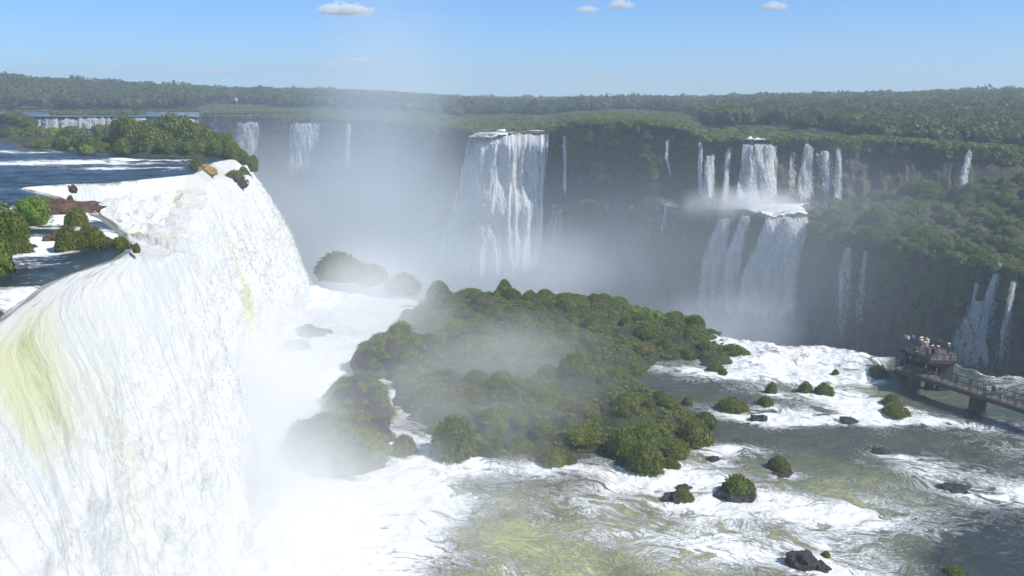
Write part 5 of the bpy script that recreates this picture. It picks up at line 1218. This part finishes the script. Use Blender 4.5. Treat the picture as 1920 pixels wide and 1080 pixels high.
# ================================================================== clouds, haze, mist
def vol_mat(name, build, color=(1, 1, 1), aniso=.2, absorb=None):
    m = bpy.data.materials.new(name); m.use_nodes = True; nt = m.node_tree; nt.nodes.remove(nt.nodes['Principled BSDF']); out = nt.nodes['Material Output']
    v = nt.nodes.new('ShaderNodeVolumePrincipled'); v.inputs['Color'].default_value = (*color, 1); v.inputs['Anisotropy'].default_value = aniso
    nt.links.new(v.outputs[0], out.inputs['Volume']); d = build(nt)
    if isinstance(d, float): v.inputs['Density'].default_value = d
    else: nt.links.new(d, v.inputs['Density'])
    return m
def ball(name):
    V, F = CSV[5]; return mesh_vf(name, V, F, True)
def plume(name, label, c, s, dens, nscale, thr=.45, con=.25, rz=0, tilt=(0, 0), cat='mist', kind='stuff', inner=.15, stretch=(1, 1, .6), aniso=0.0, step=None, vfade=None, color=(1, 1, 1)):
    def b(nt):
        tc = nt.nodes.new('ShaderNodeTexCoord'); ln = nt.nodes.new('ShaderNodeVectorMath'); ln.operation = 'LENGTH'; nt.links.new(tc.outputs['Object'], ln.inputs[0])
        geo = nt.nodes.new('ShaderNodeNewGeometry')
        n1 = noise(nt, geo.outputs['Position'], nscale, 5, .6, .35, stretch)
        fall = mrange(nt, ln.outputs['Value'], 1.0, inner)
        k = mrange(nt, mth(nt, 'ADD', n1, mth(nt, 'MULTIPLY', mth(nt, 'SUBTRACT', fall, 1.0), .25)), thr - con, thr + con)
        k = mth(nt, 'ADD', k, .06)
        if vfade:
            sx_ = nt.nodes.new('ShaderNodeSeparateXYZ'); nt.links.new(geo.outputs['Position'], sx_.inputs[0]); fall = mth(nt, 'MULTIPLY', fall, mrange(nt, sx_.outputs[2], vfade[0], vfade[1], vfade[2], vfade[3]))
        return mth(nt, 'MULTIPLY', mth(nt, 'MULTIPLY', k, fall), dens)
    me = ball(name); o = link(name, me, vol_mat(name, b, color, aniso)); o.location = c; o.scale = s; o.rotation_euler = (tilt[0], tilt[1], rz)
    m = me.materials[0]
    if step: m.cycles.volume_step_rate = step
    return tag(o, label, cat, kind=kind)
MIST = True
if MIST:
    CM = dict(color=(.90, .96, 1.0))
    plume('mist', 'great bank of spray filling the gorge between the left falls and the central fall', (-58, 275, 0), (92, 124, 54), .022, .024, .42, .30, rz=.15, vfade=(54, 0, .4, 1.0), **CM)
    plume('mist', 'tall column of spray rising above the skyline left of the central fall', (-44, 310, 46), (48, 42, 70), .020, .024, .46, .28, tilt=(0, .12), **CM)
    plume('mist', 'pale spray at the foot of the central curtain fall', (-10, 272, -14), (92, 48, 24), .040, .03, .42, .30, **CM)
    plume('mist', 'thin mist hanging before the right hand cliffs over the gorge', (60, 218, -2), (116, 58, 44), .010, .028, .42, .30, **CM)
    plume('mist', 'spray at the foot of the lower right falls', (64, 214, -17), (50, 18, 16), .07, .05, .42, .30, **CM)
    plume('mist', 'puff of spray over the shelf pool', (68, 246, 12), (26, 13, 8), .22, .09, .42, .25)
    plume('mist', 'dense white spray boiling at the foot of the left falls', (-34, 112, 0), (16, 64, 18), .18, .06, .42, .25, rz=.2, vfade=(18, 0, .15, 1.0))
    plume('mist', 'white spray in front of the left falls near the bottom of the photo', (-25, 76, 0), (18, 32, 20), .22, .07, .44, .25, vfade=(18, 0, .1, 1.0))
    plume('mist', 'drifting wisps of mist over the front of the island', (-6, 114, 4), (32, 36, 11), .070, .10, .50, .22, rz=-.5, stretch=(.5, 1.3, .8))
    plume('mist', 'thin spray drifting right over the rapids at the bottom of the photo', (-9, 82, 1), (21, 24, 10), .055, .09, .46, .2, rz=-.3)
    plume('mist', 'spray drifting between the left falls and the island', (-24, 150, 5), (22, 40, 18), .06, .05, .45, .25)
    def hz(nt): return .00055
    me = bpy.data.meshes.new('haze'); mb = MB(); mb.box((0, 1175, 45), (3400, 2450, 147)); me.from_pydata([tuple(v) for v in mb.V], [], mb.F)
    tag(link('haze', me, vol_mat('haze', hz, (.74, .86, 1.0), .1)), 'thin blue air haze over the whole gorge', 'haze', kind='stuff')
def cloud(px, py, wpx, hpx, label, seed, dens=.010, D=3200):
    q = at_D(px, py, D); k = D / FPX; r = np.random.default_rng(seed)
    P, F = lump(14, seed, .35, 2.0, (wpx * k / 2, wpx * k / 2.4, hpx * k / 2))
    me = mesh_vf('cloud', P, F, True)
    def b(nt):
        tc = nt.nodes.new('ShaderNodeTexCoord'); mp = nt.nodes.new('ShaderNodeVectorMath'); mp.operation = 'DIVIDE'; nt.links.new(tc.outputs['Object'], mp.inputs[0]); mp.inputs[1].default_value = (wpx * k / 2, wpx * k / 2.4, hpx * k / 2)
        ln = nt.nodes.new('ShaderNodeVectorMath'); ln.operation = 'LENGTH'; nt.links.new(mp.outputs[0], ln.inputs[0])
        n1 = noise(nt, tc.outputs['Object'], 7.0 / (wpx * k), 7, .68, .3, (1, 1, 1.8))
        f = mrange(nt, mth(nt, 'ADD', mth(nt, 'MULTIPLY', mth(nt, 'SUBTRACT', n1, .5), 3.2), mth(nt, 'SUBTRACT', 1.0, ln.outputs['Value'])), .12, .62)
        return mth(nt, 'MULTIPLY', f, dens)
    m = vol_mat('cloud', b, (1, 1, 1), -.25)
    o = link('cloud', me, m); o.location = q; return tag(o, label, 'cloud')
for i, c_ in enumerate([(645, 22, 112, 34, 'largest small white cloud high over the left half of the photo'), (1164, 11, 52, 26, 'bright puffy cloud cut near the top edge, right of centre'), (1102, 19, 48, 18, 'flatter cloud just left of the bright puffy one'), (1452, 14, 56, 24, 'single white cloud near the top right of centre'),
        (1711, 128, 36, 14, 'small low white cloud above the right skyline'), (1766, 121, 50, 9, 'thin streak of cloud right of the small low cloud'), (66, 118, 34, 14, 'tiny low cloud near the left edge'), (680, 113, 60, 18, 'low cloud just left of the mist column'), (620, 122, 180, 14, 'long thin pale cloud low on the left'), (410, 134, 120, 20, 'faint pale cloud above the left forest'),
        (210, 124, 60, 12, 'faint thin cloud above the far left forest'), (1130, 146, 110, 16, 'faint pink white cloud low in the middle of the sky'), (1340, 152, 200, 10, 'long faint cloud streak close above the right half skyline'), (1895, 133, 50, 12, 'faint cloud at the right edge'), (1587, 13, 14, 10, 'tiny wisp of cloud right of the single white cloud'), (745, 40, 16, 7, 'tiny wisp below the largest small cloud'), (840, 140, 60, 20, 'pale cloud behind the mist column')]):
    cloud(*c_, seed=70 + i, dens=.06 if i < 4 else (.03 if i < 8 else .012))
cy = scn.cycles
cy.use_denoising = True
try: cy.denoiser = 'OPENIMAGEDENOISE'
except Exception: pass
cy.use_adaptive_sampling = True; cy.adaptive_threshold = .02
cy.max_bounces = 6; cy.diffuse_bounces = 2; cy.glossy_bounces = 2; cy.transmission_bounces = 3; cy.transparent_max_bounces = 12; cy.volume_bounces = 4
cy.volume_max_steps = 96; cy.volume_step_rate = 1.0
cy.sample_clamp_indirect = 4; cy.caustics_reflective = False; cy.caustics_refractive = False
